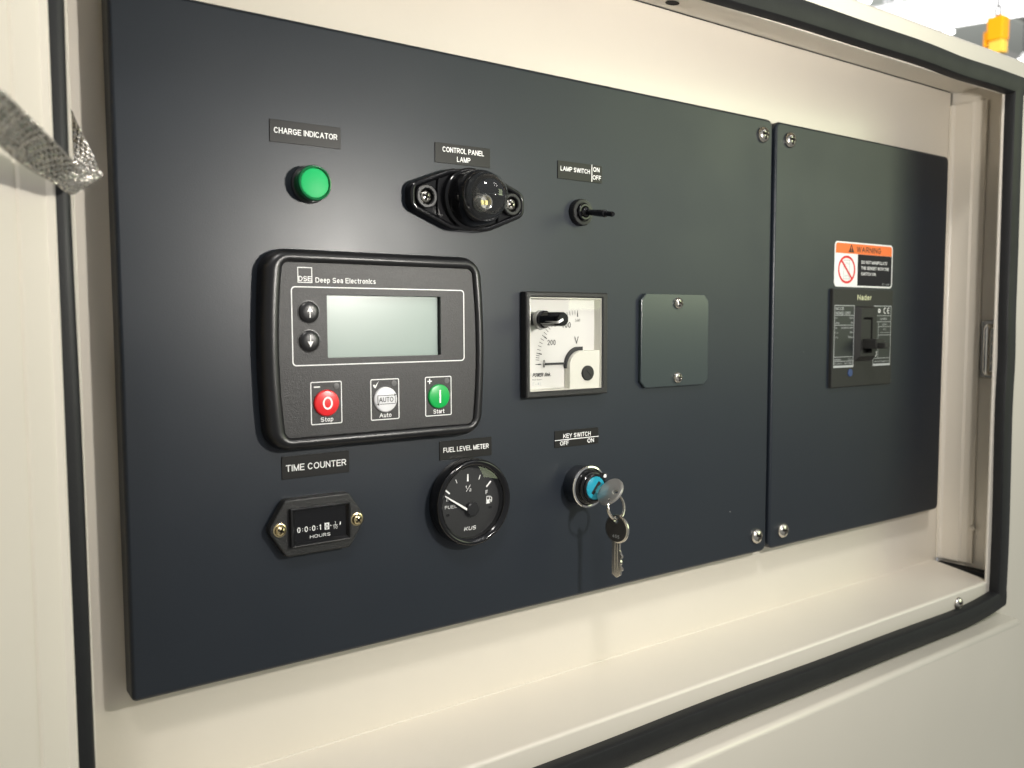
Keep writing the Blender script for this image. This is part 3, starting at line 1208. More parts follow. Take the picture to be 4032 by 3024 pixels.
# arrow buttons
for zc, sgn in ((203.3, 1), (187.1, -1)):
    bm = B()
    tube_ring(bm, [(6.6, YD+0.1), (6.6, YD-0.25), (6.1, YD-0.3), (6.0, YD+0.1)], 97.4, zc, 40)
    lathe(bm, [(5.95, YD+0.5), (5.9, YD-0.8), (5.2, YD-1.5), (3.5, YD-1.9), (0, YD-2.0)], 97.4, zc, 40)
    b_ = obj("arrow_button", bm, 'rubber_button', face)
    bm = B()
    tri = [(97.4-1.7, zc+sgn*0.2), (97.4+1.7, zc+sgn*0.2), (97.4, zc+sgn*3.3)]
    if sgn < 0:
        tri = tri[::-1]
    bm.faces.new([bm.verts.new((p[0], YD-2.12, p[1])) for p in tri])
    z0_, z1_ = sorted((zc-sgn*3.1, zc+sgn*0.3))
    quad(bm, (97.4-0.28, YD-2.12, z0_), (97.4+0.28, YD-2.12, z0_), (97.4+0.28, YD-2.12, z1_), (97.4-0.28, YD-2.12, z1_))
    obj("arrow_mark", bm, 'white', b_, smooth=0)
# stop / auto / start
for (x0, x1, xc, mcol, nm, mark, w0, w1) in ((97.5, 116.5, 106.9, 'red_button', "Stop", "-", 103.3, 110.9), (134.7, 153.6, 144.2, 'white_button', "Auto", "v", 140.3, 148.2), (171.5, 190.4, 181.0, 'green_button', "Start", "+", 177.2, 185.1)):
    bm = B()
    outline_frame(bm, rrect(x0, x1, 139.4, 163.9, 1.0, 4), 0.5, YP)
    obj("button_border", bm, 'white', face, smooth=0)
    bm = B()
    lathe(bm, [(7.55, YD+0.2), (7.5, YD-0.9), (6.9, YD-1.5), (4.5, YD-1.9), (0, YD-2.05)], xc, 151.6, 48)
    b_ = obj("push_button", bm, mcol, face)
    b_["label"] = {"Stop": "red stop button", "Auto": "white auto button", "Start": "green start button"}[nm]
    ym = YD-2.2
    bm = B()
    if nm == "Stop":
        loops = []
        for rad in ((3.0, 3.7), (1.95, 2.65)):
            loops.append([(xc+rad[0]*math.cos(2*PI*i/40), ym, 151.6+rad[1]*math.sin(2*PI*i/40)) for i in range(40)])
        loft(bm, loops)
        obj("zero_mark", bm, 'white', b_, smooth=0)
    elif nm == "Start":
        quad(bm, (xc-0.55, ym, 147.6), (xc+0.55, ym, 147.6), (xc+0.55, ym, 155.6), (xc-0.55, ym, 155.6))
        obj("one_mark", bm, 'white', b_, smooth=0)
    else:
        lettering(bm, "AUTO", xc-5.0, xc+4.4, 150.2, 2.9, ym, 0.006)
        for (a, b, c, d) in ((-6.0, 4.6, 154.0, 154.35), (-4.6, 6.0, 148.9, 149.25), (-6.0, -5.65, 149.6, 154.0), (5.65, 6.0, 149.25, 153.4)):
            quad(bm, (xc+a, ym, c), (xc+b, ym, c), (xc+b, ym, d), (xc+a, ym, d))
        for (ax, az, dx, dz) in ((5.0, 154.2, 1.6, 0), (-5.0, 149.05, -1.6, 0)):
            vs2 = [(xc+ax, ym, az+0.8), (xc+ax, ym, az-0.8), (xc+ax+dx, ym, az)]
            bm.faces.new([bm.verts.new(p) for p in vs2])
        obj("auto_mark", bm, 'black_print', b_, smooth=0)
    bm = B()
    if mark == "-":
        quad(bm, (99.6, YP-0.1, 160.55), (103.3, YP-0.1, 160.55), (103.3, YP-0.1, 161.3), (99.6, YP-0.1, 161.3))
    elif mark == "+":
        quad(bm, (173.2, YP-0.1, 160.75), (176.3, YP-0.1, 160.75), (176.3, YP-0.1, 161.45), (173.2, YP-0.1, 161.45))
        quad(bm, (174.4, YP-0.13, 159.5), (175.1, YP-0.13, 159.5), (175.1, YP-0.13, 162.7), (174.4, YP-0.13, 162.7))
    else:
        bm.faces.new([bm.verts.new(p) for p in ((136.3, YP-0.1, 160.2), (137.4, YP-0.1, 158.6), (138.0, YP-0.1, 158.6), (140.2, YP-0.1, 162.8), (137.7, YP-0.1, 159.9), (137.0, YP-0.1, 160.9))])
    lettering(bm, nm, w0, w1, 140.9, 2.6, YP-0.1, 0.010)
    obj("lettering", bm, 'white', face, smooth=0)
    bm = B()
    lathe(bm, [(1.75, YD+0.1), (1.7, YD-0.15), (0, YD-0.3)], x1-3.2, 161.0, 20)
    obj("status_light", bm, 'led', face)

# ================================================================== voltmeter
VX0, VX1, VZ0, VZ1 = 250.2, 322.6, 146.3, 217.9
t = thing("voltmeter", "square black framed voltmeter with white dial and protruding black selector knob", "voltmeter", ((VX0+VX1)/2, 0, VZ0))
fo = rrect(VX0, VX1, VZ0, VZ1, 0.8, 3)
fi = rrect(253.6, 317.6, 150.2, 214.3, 0.8, 3)
bm = B()
loft(bm, [at_y(fi, -6.0), at_y(fi, -0.1), at_y(fo, -0.1), at_y(fo, -6.0), at_y(inset(fo, 0.8), -6.8), at_y(inset(fi, -0.8), -6.8), at_y(fi, -6.0)])
obj("frame", bm, 'plastic_tex', t, smooth=30)
ci = inset(fi, 0.25)
bm = B()
loft(bm, [at_y(ci, -5.6), at_y(inset(ci, 0.5), -5.7), at_y(inset(ci, 1.2), 1.4)])
obj("inner_case", bm, 'box_white', t, smooth=30)
bm = B()
quad(bm, *[(p[0], 1.0, p[1]) for p in rrect(254.0, 317.2, 150.6, 214)])
dial = obj("dial", bm, 'dial_white', t, smooth=0)
ax_, az_ = 300.6, 168.4
bm = B()


def vang(v):
    tab = [(0, 0), (100, 12.2), (200, 32.5), (300, 52), (400, 71), (500, 90)]
    for (a, b), (c, d) in zip(tab, tab[1:]):
        if v <= c:
            return b+(d-b)*(v-a)/(c-a)


def radial(bm, ang, r0, r1, w, y, cx, cz):
    a = math.radians(ang)
    u = Vector((math.cos(a), math.sin(a)))
    n_ = Vector((-u.y, u.x))*w/2
    c = Vector((cx, cz))
    P = [c+u*r0-n_, c+u*r1-n_, c+u*r1+n_, c+u*r0+n_]
    quad(bm, *[(p.x, y, p.y) for p in P])


for v in range(0, 501, 20):
    major = v % 100 == 0
    if 0 < v < 40:
        continue
    radial(bm, 180-vang(v), 34.2, 37.3, 0.35 if not major else 0.42, 0.8, ax_, az_)
    if major:
        radial(bm, 180-vang(v), 32.6, 35.2, 0.8, 0.78, ax_, az_)
obj("scale_marks", bm, 'black_print', dial, smooth=0)
for (fig, fx0, fx1, fz, fc, fb) in (("200", 273.7, 280.8, 181.4, 3.7, 0.008), ("400", 285.8, 294.4, 193.4, 3.9, 0.008), ("500", 298.2, 302.9, 197.6, 2.0, -0.02), ("V", 297.8, 301.5, 182.0, 5.2, 0.0),
                                    ("Power Systems", 260.7, 268.8, 157.6, 0.9, 0.0), ("L1L2", 260.0, 263.2, 201.2, 1.7, 0.0), ("L2L3", 260.0, 263.2, 198.2, 1.7, 0.0), ("L3L1", 260.0, 263.2, 195.0, 1.7, 0.0)):
    bm = B()
    lettering(bm, fig, fx0, fx1, fz, fc, 0.8, fb)
    obj("dial_lettering", bm, 'black_print', dial, smooth=0)
for i in range(3):
    bm = B()
    radial(bm, 180+(22-i*24)*-1, 2.8, 4.8, 0.25, 0.8, 268.4, 198.9)
    obj("selector_mark", bm, 'black_print', dial, smooth=0)
bm = B()
lettering(bm, "POWER", 260.7, 269.6, 159.9, 2.6, 0.8, 0.035, 0.3)
lettering(bm, "link.", 271.0, 276.6, 159.9, 2.6, 0.8, 0.035, 0.3)
obj("maker_lettering", bm, 'black_print', dial, smooth=0)
bm = B()
for x0, x1, z0, z1 in ((261.0, 261.3, 153.9, 156.1), (261.0, 262.3, 155.8, 156.1), (262.9, 264.4, 154.7, 154.95), (265.2, 266.5, 154.3, 155.9), (267.0, 268.4, 153.9, 154.15), (267.6, 267.85, 153.9, 156.2)):
    quad(bm, (x0, 0.8, z0), (x1, 0.8, z0), (x1, 0.8, z1), (x0, 0.8, z1))
obj("symbol_print", bm, 'grey_print', dial, smooth=0)
# movement cover in the lower right corner with its quarter-round dark slot
bm = B()
cov = [(289.0, 150.9), (317.0, 150.9), (317.0, 177.3), (300.5, 177.3)]
arc = [(300.5-11.5*math.sin(a), 165.8+11.5*math.cos(a)) for a in [PI/2*k/10 for k in range(11)]]
cov = [(289.0, 150.9), (316.6, 150.9), (316.6, 177.3)]+arc
prism(bm, cov, 0.9, -4.9, 0.5, 2)
mc = obj("movement_cover", bm, 'box_white', t, smooth=40)
bm = B()
ins = [(300.9-13.0*math.sin(a), 166.6+13.4*math.cos(a)) for a in [PI/2*k/12 for k in range(13)]]
prism(bm, [(288.2, 165.0), (303.5, 165), (303.5, 180.0)]+ins, 0.85, -1.6)
obj("movement_slot", bm, 'black_print', t, smooth=30)
# needle
bm = B()
box(bm, 270.8, 290, -0.9, -0.1, 167.9, 169.3, 0.1, 1)
ndl = obj("needle", bm, 'black_print', t, smooth=0)
bm = B()
sweep(bm, [(269.7+0.75*math.cos(a), -0.5, 168.8+2.4*math.sin(a)) for a in [2*PI*k/24 for k in range(24)]], 0.25, 6, True)
obj("needle_loop", bm, 'black_print', ndl)
bm = B()
lathe(bm, [(5.3, -4.8), (5.3, -6.0), (4.9, -6.4), (0, -6.5)], 304.8, 161.4, 36)
zs = obj("zero_screw", bm, 'breaker', t)
bm = B()
P = Vector((304.8, 161.4))
u = Vector((0.70, -0.71))
n_ = Vector((0.71, 0.70))
quad(bm, *[(q.x, -6.6, q.y) for q in (P-u*2.9-n_*0.45, P+u*2.9-n_*0.45, P+u*2.9+n_*0.45, P-u*2.9+n_*0.45)])
obj("slot", bm, 'void', zs, smooth=0)
# window glass, then the selector knob that passes through it
bm = B()
tess(bm, rrect(253.9, 317.3, 150.5, 214.0), [[(261.2+4.3*math.cos(2*PI*k/28), 199.2+4.3*math.sin(2*PI*k/28)) for k in range(28)], [(304.8+5.35*math.cos(2*PI*k/28), 161.4+5.35*math.sin(2*PI*k/28)) for k in range(28)]], -5.3)
obj("window", bm, 'glass', t, smooth=0)
KX, KZ = 261.6, 199.2
bm = B()
lathe(bm, [(6.8, 0.9), (6.8, 0.4), (0, 0.3)], KX+6.6, KZ-0.4, 12)
obj("dial_disc", bm, 'grey_collar', t)
bm = B()
lathe(bm, [(4.2, 0.6), (4.2, -6.4), (0, -6.5)], KX, KZ, 32)
kb = obj("selector_knob", bm, 'plastic', t)
bm = B()
lathe(bm, [(6.2, -6.6), (6.2, -10.0), (5.7, -10.4), (0, -10.4)], KX, KZ, 36)
obj("collar", bm, 'grey_collar', kb)
bm = B()
loops = []
for y, r in ((-10.3, 5.9), (-12.0, 6.0), (-12.6, 5.2), (-20, 5.0), (-30.6, 4.75), (-31.8, 4.2)):
    L = []
    for i in range(48):
        a = 2*PI*i/48
        fl = 1-0.045*(0.5+0.5*math.cos(8*a)) if y < -10.5 else 1
        L.append((KX+r*fl*math.cos(a), y, KZ+r*fl*math.sin(a)))
    loops.append(L)
loft(bm, loops, cap1=True)
obj("knob_grip", bm, 'gloss', kb, smooth=45)
bm = B()
ka = math.radians(205)
kd = Vector((math.cos(ka), math.sin(ka)))
kn = Vector((-kd.y, kd.x))
for (ra, ya, rb, yb) in ((4.98, -12.5, 4.75, -30.8), (4.75, -30.8, 4.2, -31.95), (4.2, -31.95, 0.2, -31.95)):
    P = []
    for rr_, yy, s in ((ra, ya, -1), (rb, yb, -1), (rb, yb, 1), (ra, ya, 1)):
        q = Vector((KX, KZ))+kd*(rr_+0.02)+kn*s*0.85
        P.append((q.x, yy, q.y))
    quad(bm, *P)
obj("pointer_line", bm, 'white', kb, smooth=0)

# ================================================================== blank cover
t = thing("blank_cover", "square dark cover plate with clipped corners and two screws", "cover plate", (395.3, 0, 147.5))
bm = B()
sq = rpoly([(358.6, 152.5), (363.4, 147.6), (427.2, 147.6), (432.0, 152.5), (432.0, 213.6), (427.2, 218.5), (363.4, 218.5), (358.6, 213.6)], 0.8, 2)
prism(bm, sq, -0.5, -3.2, 0.8, 3)
obj("plate", bm, 'cover', t, smooth=30)
for zz, an in ((211.5, 0.5), (154.4, 0.2)):
    screw(t, 397.0, -3.2, zz, 4.4, 3.4, an)
bm = B()
box(bm, 362, 428, -0.6, -0.05, 151, 215)
obj("spacer", bm, 'void', t)

# ================================================================== hour meter
t = thing("hour_meter", "black hexagonal hour meter showing a row of digits, held by two brass screws", "hour meter", (102, 0, 65))
hexo = rpoly([(72.8, 78.0), (81.8, 65.0), (121.4, 65.0), (131.6, 78.0), (131.6, 84.6), (121.4, 97.8), (81.8, 97.8), (72.8, 84.6)], [4, 3, 3, 4, 4, 3, 3, 4], 5)
hexo = rpoly([(72.0, 81.4), (82.4, 65.0), (121.0, 65.0), (131.8, 81.4), (121.0, 97.8), (82.4, 97.8)], [5, 3, 3, 5, 3, 3], 6)
wo = rrect(84.4, 120.8, 70.5, 92.8, 0.4, 2)
bm = B()
prism(bm, hexo, -0.1, -6.0, 1.0, 3)
obj("housing", bm, 'plastic_tex', t, smooth=40)
bm = B()
wi = rrect(87.4, 118.4, 73.0, 91.0, 0.3, 2)
loft(bm, [at_y(wo, -5.8), at_y(wo, -8.4), at_y(inset(wo, 0.5), -8.8), at_y(inset(wo, 1.0), -8.7), at_y(wi, -6.6)])
win_f = obj("window_frame", bm, 'plastic', t, smooth=30)
bm = B()
quad(bm, *[(p[0], -6.5, p[1]) for p in rrect(87.2, 118.6, 72.8, 91.2)])
hd = obj("counter_window", bm, 'gloss', t, smooth=0)
bm = B()
for k, ch in enumerate("0001"):
    xx = 88.6+k*4.45
    lettering(bm, ch, xx, xx+(2.0 if ch == "0" else 1.1), 78.3, 3.1, -6.6, 0.008)
    if k < 4:
        lettering(bm, ":", xx+3.1, xx+3.5, 78.9, 2.6, -6.6, -0.005)
lettering(bm, "1", 111.4, 112.1, 80.3, 1.7, -6.6, 0)
quad(bm, (110.3, -6.6, 79.75), (113.3, -6.6, 79.75), (113.3, -6.6, 80.0), (110.3, -6.6, 80.0))
lettering(bm, "10", 110.5, 113.2, 77.6, 1.7, -6.6, 0)
quad(bm, (108.6, -6.6, 79.6), (109.5, -6.6, 79.9), (109.5, -6.6, 80.0), (108.6, -6.6, 80.3))
quad(bm, (114.4, -6.6, 79.6), (115.1, -6.6, 79.6), (115.3, -6.6, 81.4), (114.7, -6.6, 81.4))
obj("digits", bm, 'white', hd, smooth=0)
bm = B()
quad(bm, (105.2, -6.6, 77.9), (108.0, -6.6, 77.9), (108.0, -6.6, 81.8), (105.2, -6.6, 81.8))
tenth = obj("tenth_wheel", bm, 'white', hd, smooth=0)
bm = B()
lettering(bm, "0", 105.7, 107.4, 78.3, 3.0, -6.7, 0.008)
obj("tenth_digit", bm, 'black_print', hd, smooth=0)
bm = B()
lettering(bm, "HOURS", 96.2, 108.6, 74.1, 1.9, -6.6, 0.0)
obj("lettering", bm, 'white', hd, smooth=0)
for sx, an in ((78.6, 0.4), (125.5, 0.9)):
    bm = B()
    lathe(bm, [(3.9, -5.8), (3.9, -6.5), (3.2, -6.7), (0, -6.7)], sx, 81.3, 28)
    obj("washer", bm, 'brass', t)
    screw(t, sx, -6.5, 81.3, 3.2, 2.8, an, 'brass')

# ================================================================== fuel gauge
GX, GZ = 206.0, 81.8
t = thing("fuel_gauge", "round black fuel gauge with glossy bezel and white needle near E", "gauge", (GX, 0, GZ))
bm = B()
lathe_open(bm, [(27.9, -0.1), (28.2, -1), (28.2, -8.0), (28.0, -9.6), (27.4, -10.7), (26.4, -11.2), (25.4, -10.9), (24.6, -10.2), (23.6, -9.6), (23.4, -9.0), (23.4, -3.8)], GX, GZ, 72)
obj("bezel", bm, 'gloss', t, smooth=45)
bm = B()
lathe(bm, [(23.5, -4.6), (0, -4.6)], GX+0.0, GZ, 64)
gd = obj("dial", bm, 'dial_black', t, smooth=0)
gx, gz = 208.0-1.2, 77.0
bm = B()
yd = -4.8


def seg2(bm, a, b, w, y):
    a, b = Vector(a), Vector(b)
    n_ = Vector((-(b-a).y, (b-a).x)).normalized()*w/2
    quad(bm, *[(p.x, y, p.y) for p in (a-n_, b-n_, b+n_, a+n_)])


GS = -0.8
for a, b, w in (((188.2, 91.2), (191.5, 88.4), 1.1), ((196.0, 97.1), (197.0, 94.6), 0.6), ((205.2, 99.7), (205.1, 95.0), 1.2), ((214.8, 98.2), (213.6, 95.2), 0.6), ((223.0, 93.2), (219.5, 89.8), 1.1)):
    seg2(bm, (a[0]+GS, a[1]), (b[0]+GS, b[1]), w, yd)
obj("scale_marks", bm, 'white', gd, smooth=0)
bm = B()
lettering(bm, "F", 218.9+GS, 220.6+GS, 85.0, 2.6, yd, 0.006)
lettering(bm, "E", 188.9+GS, 190.6+GS, 83.8, 2.6, yd, 0.006)
lettering(bm, "FUEL", 187.8+GS, 196.6+GS, 78.8, 2.1, yd, 0.0, spacing=1.2)
lettering(bm, "1", 203.4+GS, 204.4+GS, 90.5, 1.8, yd, 0.006)
seg2(bm, (203.9+GS, 88.4), (207.0+GS, 92.6), 0.3, yd)
lettering(bm, "2", 206.2+GS, 207.8+GS, 88.3, 1.8, yd, 0.006)
lettering(bm, "KUS", 202.0+GS, 210.9+GS, 62.8, 2.6, yd, 0.018, 0.25)
obj("lettering", bm, 'white', gd, smooth=0)
bm = B()
px, pz = 219.2+GS, 78.6
for x0, x1, z0, z1 in ((0, 3.0, 0, 0.45), (0.25, 2.75, 0.45, 2.7), (0.25, 0.7, 2.7, 4.5), (2.3, 2.75, 2.7, 4.5), (0.25, 2.75, 4.5, 4.9)):
    quad(bm, (px+x0, yd, pz+z0), (px+x1, yd, pz+z0), (px+x1, yd, pz+z1), (px+x0, yd, pz+z1))
for a, b in (((2.75, 2.6), (3.5, 2.4)), ((3.5, 2.4), (3.6, 0.9)), ((3.6, 0.9), (4.3, 0.9)), ((4.3, 0.9), (4.4, 3.4)), ((4.4, 3.4), (3.3, 4.7))):
    seg2(bm, (px+a[0], pz+a[1]), (px+b[0], pz+b[1]), 0.4, yd-0.02)
obj("pump_symbol", bm, 'white', gd, smooth=0)
bm = B()
nA, nB = Vector((187.6+GS-0.6, 87.6)), Vector((203.6+GS, 76.9))
dn = (nB-nA).normalized()
nn = Vector((-dn.y, dn.x))
pts = [nA-nn*0.35, nB-nn*0.75, nB+nn*0.75, nA+nn*0.35]
prism(bm, [(p.x, p.y) for p in pts], -6.2, -7.0)
obj("needle", bm, 'needle', gd, smooth=0)
bm = B()
lathe(bm, [(4.7, -4.8), (4.6, -7.2), (4.0, -7.8), (0, -7.9)], gx, gz-0.3, 36)
obj("hub", bm, 'plastic', gd)
for ix, iz in ((190.1, 74.8), (222.4, 76.0)):
    bm = B()
    tube_ring(bm, [(1.0, -4.7), (1.0, -5.2), (0.6, -5.2), (0.6, -4.7)], ix+GS, iz, 16)
    obj("dial_pin", bm, 'plastic', gd)
bm = B()
lathe(bm, [(23.6, -9.1), (21, -9.9), (16, -10.7), (9, -11.2), (0, -11.4)], GX, GZ, 56)
obj("glass", bm, 'glass', t, smooth=60)

# ================================================================== key switch
KSX, KSZ = 300.9, 81.6
t = thing("key_switch", "black key switch with chrome rim and turquoise lock face", "key switch", (KSX, 0, KSZ))
bm = B()
lathe(bm, [(14.0, -0.1), (14.0, -10.6), (14.2, -11.0), (14.2, -11.6), (12.6, -11.7)], KSX, KSZ, 60)
obj("body", bm, 'panel', t, smooth=40)
bm = B()
tube_ring(bm, [(14.3, -11.0), (14.9, -11.4), (15.0, -12.0), (14.6, -12.6), (13.6, -12.9), (13.0, -12.6), (12.9, -11.6)], KSX, KSZ, 64)
obj("chrome_rim", bm, 'chrome', t)
bm = B()
lathe(bm, [(12.9, -11.5), (12.4, -13.0), (11.8, -13.4), (11.6, -16.2), (10.9, -17.0), (10.2, -17.2), (10.0, -18.6), (9.4, -19.0), (8.5, -19.0), (8.4, -18.4)], KSX, KSZ, 56)
obj("collar", bm, 'gloss', t, smooth=40)
bm = B()
ang = math.atan2(89.7-KSZ, 310.2-KSX)
u = Vector((math.cos(ang), math.sin(ang)))
n_ = Vector((-u.y, u.x))
c0 = Vector((KSX, KSZ))
tab = [c0+u*8-n_*2.6, c0+u*12.6-n_*1.9, c0+u*13.6, c0+u*12.6+n_*1.9, c0+u*8+n_*2.6]
prism(bm, [(p.x, p.y) for p in tab], -13.0, -18.6, 0.4, 2)
tabo = obj("pointer_tab", bm, 'gloss', t)
bm = B()
q = c0+u*11.6
lathe(bm, [(1.35, -18.5), (1.3, -18.9), (0, -19.0)], q.x, q.y, 18)
obj("pointer_dot", bm, 'white', tabo)
bm = B()
lathe(bm, [(8.3, -18.0), (8.2, -18.8), (7.8, -19.2), (0, -19.2)], KSX, KSZ, 44)
lf = obj("lock_face", bm, 'blue', t)
sd = Vector((math.cos(math.radians(50)), math.sin(math.radians(50))))
sn = Vector((-sd.y, sd.x))
bm = B()
quad(bm, *[(p.x, -19.3, p.y) for p in (c0-sd*5-sn*1.3, c0+sd*5.4-sn*1.3, c0+sd*5.4+sn*1.3, c0-sd*5+sn*1.3)])
obj("keyway", bm, 'void', lf, smooth=0)


def key_mesh(name, parent, bow_c, axis_d, across, thick, bow_r, blade_len, head_mat, teeth=True, hole_off=0.0, neck=4.0, blade_w=3.6, shoulder=True):
    """key lying in the plane (axis_d, across); axis_d points from bow to tip"""
    bow_c, d, a = Vector(bow_c), Vector(axis_d).normalized(), Vector(across).normalized()
    n = d.cross(a).normalized()

    def P3(s, w, h):
        return bow_c+d*s+a*w+n*h
    hole_r = 2.6
    bm = B()
    N = 44
    outer = [(bow_r*math.cos(2*PI*i/N), bow_r*math.sin(2*PI*i/N)) for i in range(N)]
    hole = [(hole_off+hole_r*math.cos(2*PI*i/N), hole_r*0.8*math.sin(2*PI*i/N)) for i in range(N)]
    h = thick/2
    L = []
    for pts, hh in ((hole, -h), (inset(outer, 0.5), -h), (outer, -h+0.4), (outer, h-0.4), (inset(outer, 0.5), h), (hole, h), (hole, -h)):
        L.append([P3(p[0], p[1], hh) for p in pts])
    loft(bm, L)
    bow = obj("bow", bm, head_mat, parent, smooth=40)
    bm = B()
    s0 = bow_r-0.6
    prof = [(s0, -blade_w), (s0+neck, -blade_w), (s0+neck, -blade_w+0.9)]
    if teeth:
        s = s0+neck+2
        end = s0+blade_len-4
        k = 0
        depths = [1.3, 0.5, 1.6, 0.9, 1.4]
        while s < end and k < 5:
            dep = depths[k % 5]
            prof += [(s, -blade_w+0.9), (s+1.3, -blade_w+0.9+dep), (s+2.4, -blade_w+0.9+dep), (s+3.4, -blade_w+0.9)]
            s += 4.4
            k += 1
    prof += [(s0+blade_len-2.5, -blade_w+0.9), (s0+blade_len, 0.2), (s0+blade_len-2.0, blade_w-1.0), (s0, blade_w-1.0)]
    lo = [P3(p[0], p[1], -h*0.8) for p in prof]
    hi = [P3(p[0], p[1], h*0.8) for p in prof]
    vs1 = [bm.verts.new(p) for p in lo]
    vs2 = [bm.verts.new(p) for p in hi]
    for i in range(len(prof)):
        j = (i+1) % len(prof)
        bm.faces.new((vs1[i], vs1[j], vs2[j], vs2[i]))
    for vv in (vs1, vs2):
        tri = tessellate_polygon([[Vector((p[0], p[1], 0)) for p in prof]])
        for tr in tri:
            try:
                bm.faces.new([vv[i] for i in tr])
            except ValueError:
                pass
    bl = obj("blade", bm, 'nickel', parent, smooth=20)
    # milled grooves as raised ribs beside them
    bm = B()
    for sgn in (-1, 1):
        for w in (-0.9, 1.1):
            pts = [P3(s0+0.5+(blade_len-4)*k/6, w, sgn*h*0.8) for k in range(7)]
            sweep(bm, pts, [0.2, 0.42, 0.45, 0.45, 0.45, 0.42, 0.15], 6)
    obj("rib", bm, 'nickel', bl)
    return bow, n, P3


k1 = thing("inserted_key", "metal key with round bow turned in the turquoise lock face", "key", (KSX, -19, KSZ))
bow_c = (KSX+0.6, -33.5, KSZ-0.3)
key_mesh("inserted_key", k1, bow_c, (0, 1, 0), (sd.x, 0, sd.y), 2.2, 10.4, 14.0, 'key_bow', teeth=False, hole_off=-5.6, neck=2.0, blade_w=3.4)
bm = B()
rc = Vector((303.4, -37.2, 71.2))
rn = Vector((0.18, -1.0, 0.22)).normalized()
e1 = rn.cross(Vector((0, 0, 1))).normalized()
e2 = rn.cross(e1)
pts = []
for k in range(97):
    a = 2*PI*k/96*1.92
    pts.append(rc+e1*8.5*math.cos(a)+e2*8.5*math.sin(a)+rn*(k/96-0.5)*1.7)
sweep(bm, pts, 0.72, 8)
ring = tag(obj("key_ring", bm, 'nickel', None), "split key ring linking the inserted key and the hanging key", "key ring")
k2 = thing("hanging_key", "metal key hanging from the ring, marked 455 on its dark round bow", "key", (303.4, -36.5, 23))
hc = Vector((304.2, -37.4, 56.0))
ac = Vector((0.16, -1.0, 0)).normalized()
bow, n2, P3 = key_mesh("hanging_key", k2, hc, (0, 0, -1), ac, 2.2, 10.0, 24.5, 'nickel', teeth=True, hole_off=-6.4, neck=5.5, blade_w=-2.7)
# dark plastic inlay with number on the face towards the camera
side = 1 if n2.dot(Vector((-0.088, -0.467, 0.196))-hc*MM) > 0 else -1
bm = B()
N = 40
hole_ = [(-6.4+2.7*math.cos(2*PI*i/N), 2.3*math.sin(2*PI*i/N)) for i in range(N)]
outr = [(8.9*math.cos(2*PI*i/N), 8.9*math.sin(2*PI*i/N)) for i in range(N)]
loft(bm, [[P3(p[0], p[1], side*1.13) for p in outr], [P3(p[0], p[1], side*1.2) for p in inset(outr, 0.2)], [P3(p[0], p[1], side*1.2) for p in hole_]])
inl = obj("bow_inlay", bm, 'key_dark', bow, smooth=0)
bm = B()
lettering(bm, "455", -3.0, 3.0, 0, 2.2, 0, 0.0)
# map the print on to the inlay: text x runs along the horizontal edge as seen from the camera
hdir = Vector((0, 0, 1)).cross((n2*side)).normalized()
for v in bm.verts:
    v.co = hc+hdir*v.co.x+Vector((0, 0, 1))*(v.co.z-6.2)+n2*side*1.3
obj("number", bm, 'grey_print', bow, smooth=0)

# ================================================================== warning sticker
t = thing("warning_sticker", "orange and white WARNING sticker above the circuit breaker", "sticker", (647, 0, 228.9))
WX0, WX1, WZ0, WZ1 = 600.8, 694.2, 228.9, 270.0
bm = B()
prism(bm, rrect(WX0, WX1, WZ0, WZ1, 4.0, 6), -0.02, -0.30)
sh = obj("sheet", bm, 'sticker', t, smooth=0)
bm = B()
prism(bm, rpoly([(602.3, 259.4), (692.8, 259.4), (692.8, 268.6), (602.3, 268.6)], [0, 0, 3, 3], 5), -0.3, -0.36)
obj("orange_band", bm, 'orange', sh, smooth=0)
bm = B()
prism(bm, rpoly([(636.6, 230.4), (692.8, 230.4), (692.8, 259.3), (636.6, 259.3)], [0, 3, 0, 0], 5), -0.3, -0.36)
obj("dark_field", bm, 'sticker_dark', sh, smooth=0)
bm = B()
lettering(bm, "WARNING", 634.4, 674.0, 261.2, 5.2, -0.45, 0.025)
quad(bm, (621.5, -0.45, 260.6), (630.5, -0.45, 260.6), (626.1, -0.45, 268.0), (625.9, -0.45, 268.0))
obj("lettering", bm, 'black_print', sh, smooth=0)
bm = B()
quad(bm, (625.5, -0.5, 263.2), (626.5, -0.5, 263.2), (626.7, -0.5, 265.8), (625.3, -0.5, 265.8))
quad(bm, (625.5, -0.5, 261.6), (626.5, -0.5, 261.6), (626.5, -0.5, 262.5), (625.5, -0.5, 262.5))
obj("triangle_mark", bm, 'orange', sh, smooth=0)
bm = B()
lettering(bm, "DO NOT MANIPULATE", 642.3, 684.8, 250.9, 2.9, -0.45, 0.016)
lettering(bm, "THE GENSET WITH THE", 642.3, 688.0, 245.5, 2.9, -0.45, 0.016)
lettering(bm, "SWITCH ON", 642.3, 666.0, 240.1, 2.9, -0.45, 0.016)
obj("lettering", bm, 'white', sh, smooth=0)
bm = B()
lettering(bm, "ET 1006", 677.5, 689.5, 231.6, 1.7, -0.45, 0.0)
obj("code_lettering", bm, 'grey_print', sh, smooth=0)
cx, cz = 619.4, 244.7
bm = B()
outline_frame(bm, rrect(614.6, 624.2, 236.0, 253.4), 0.5, -0.34, 0.06)
lettering(bm, "ON", 616.6, 622.2, 249.2, 2.2, -0.42, 0.0)
lettering(bm, "OFF", 616.0, 622.8, 237.6, 2.2, -0.42, 0.0)
obj("switch_symbol", bm, 'grey_print', sh, smooth=0)
bm = B()
loft(bm, [[(cx+r*math.cos(2*PI*i/56), -0.48, cz+r*0.95*math.sin(2*PI*i/56)) for i in range(56)] for r in (13.4, 11.2)])
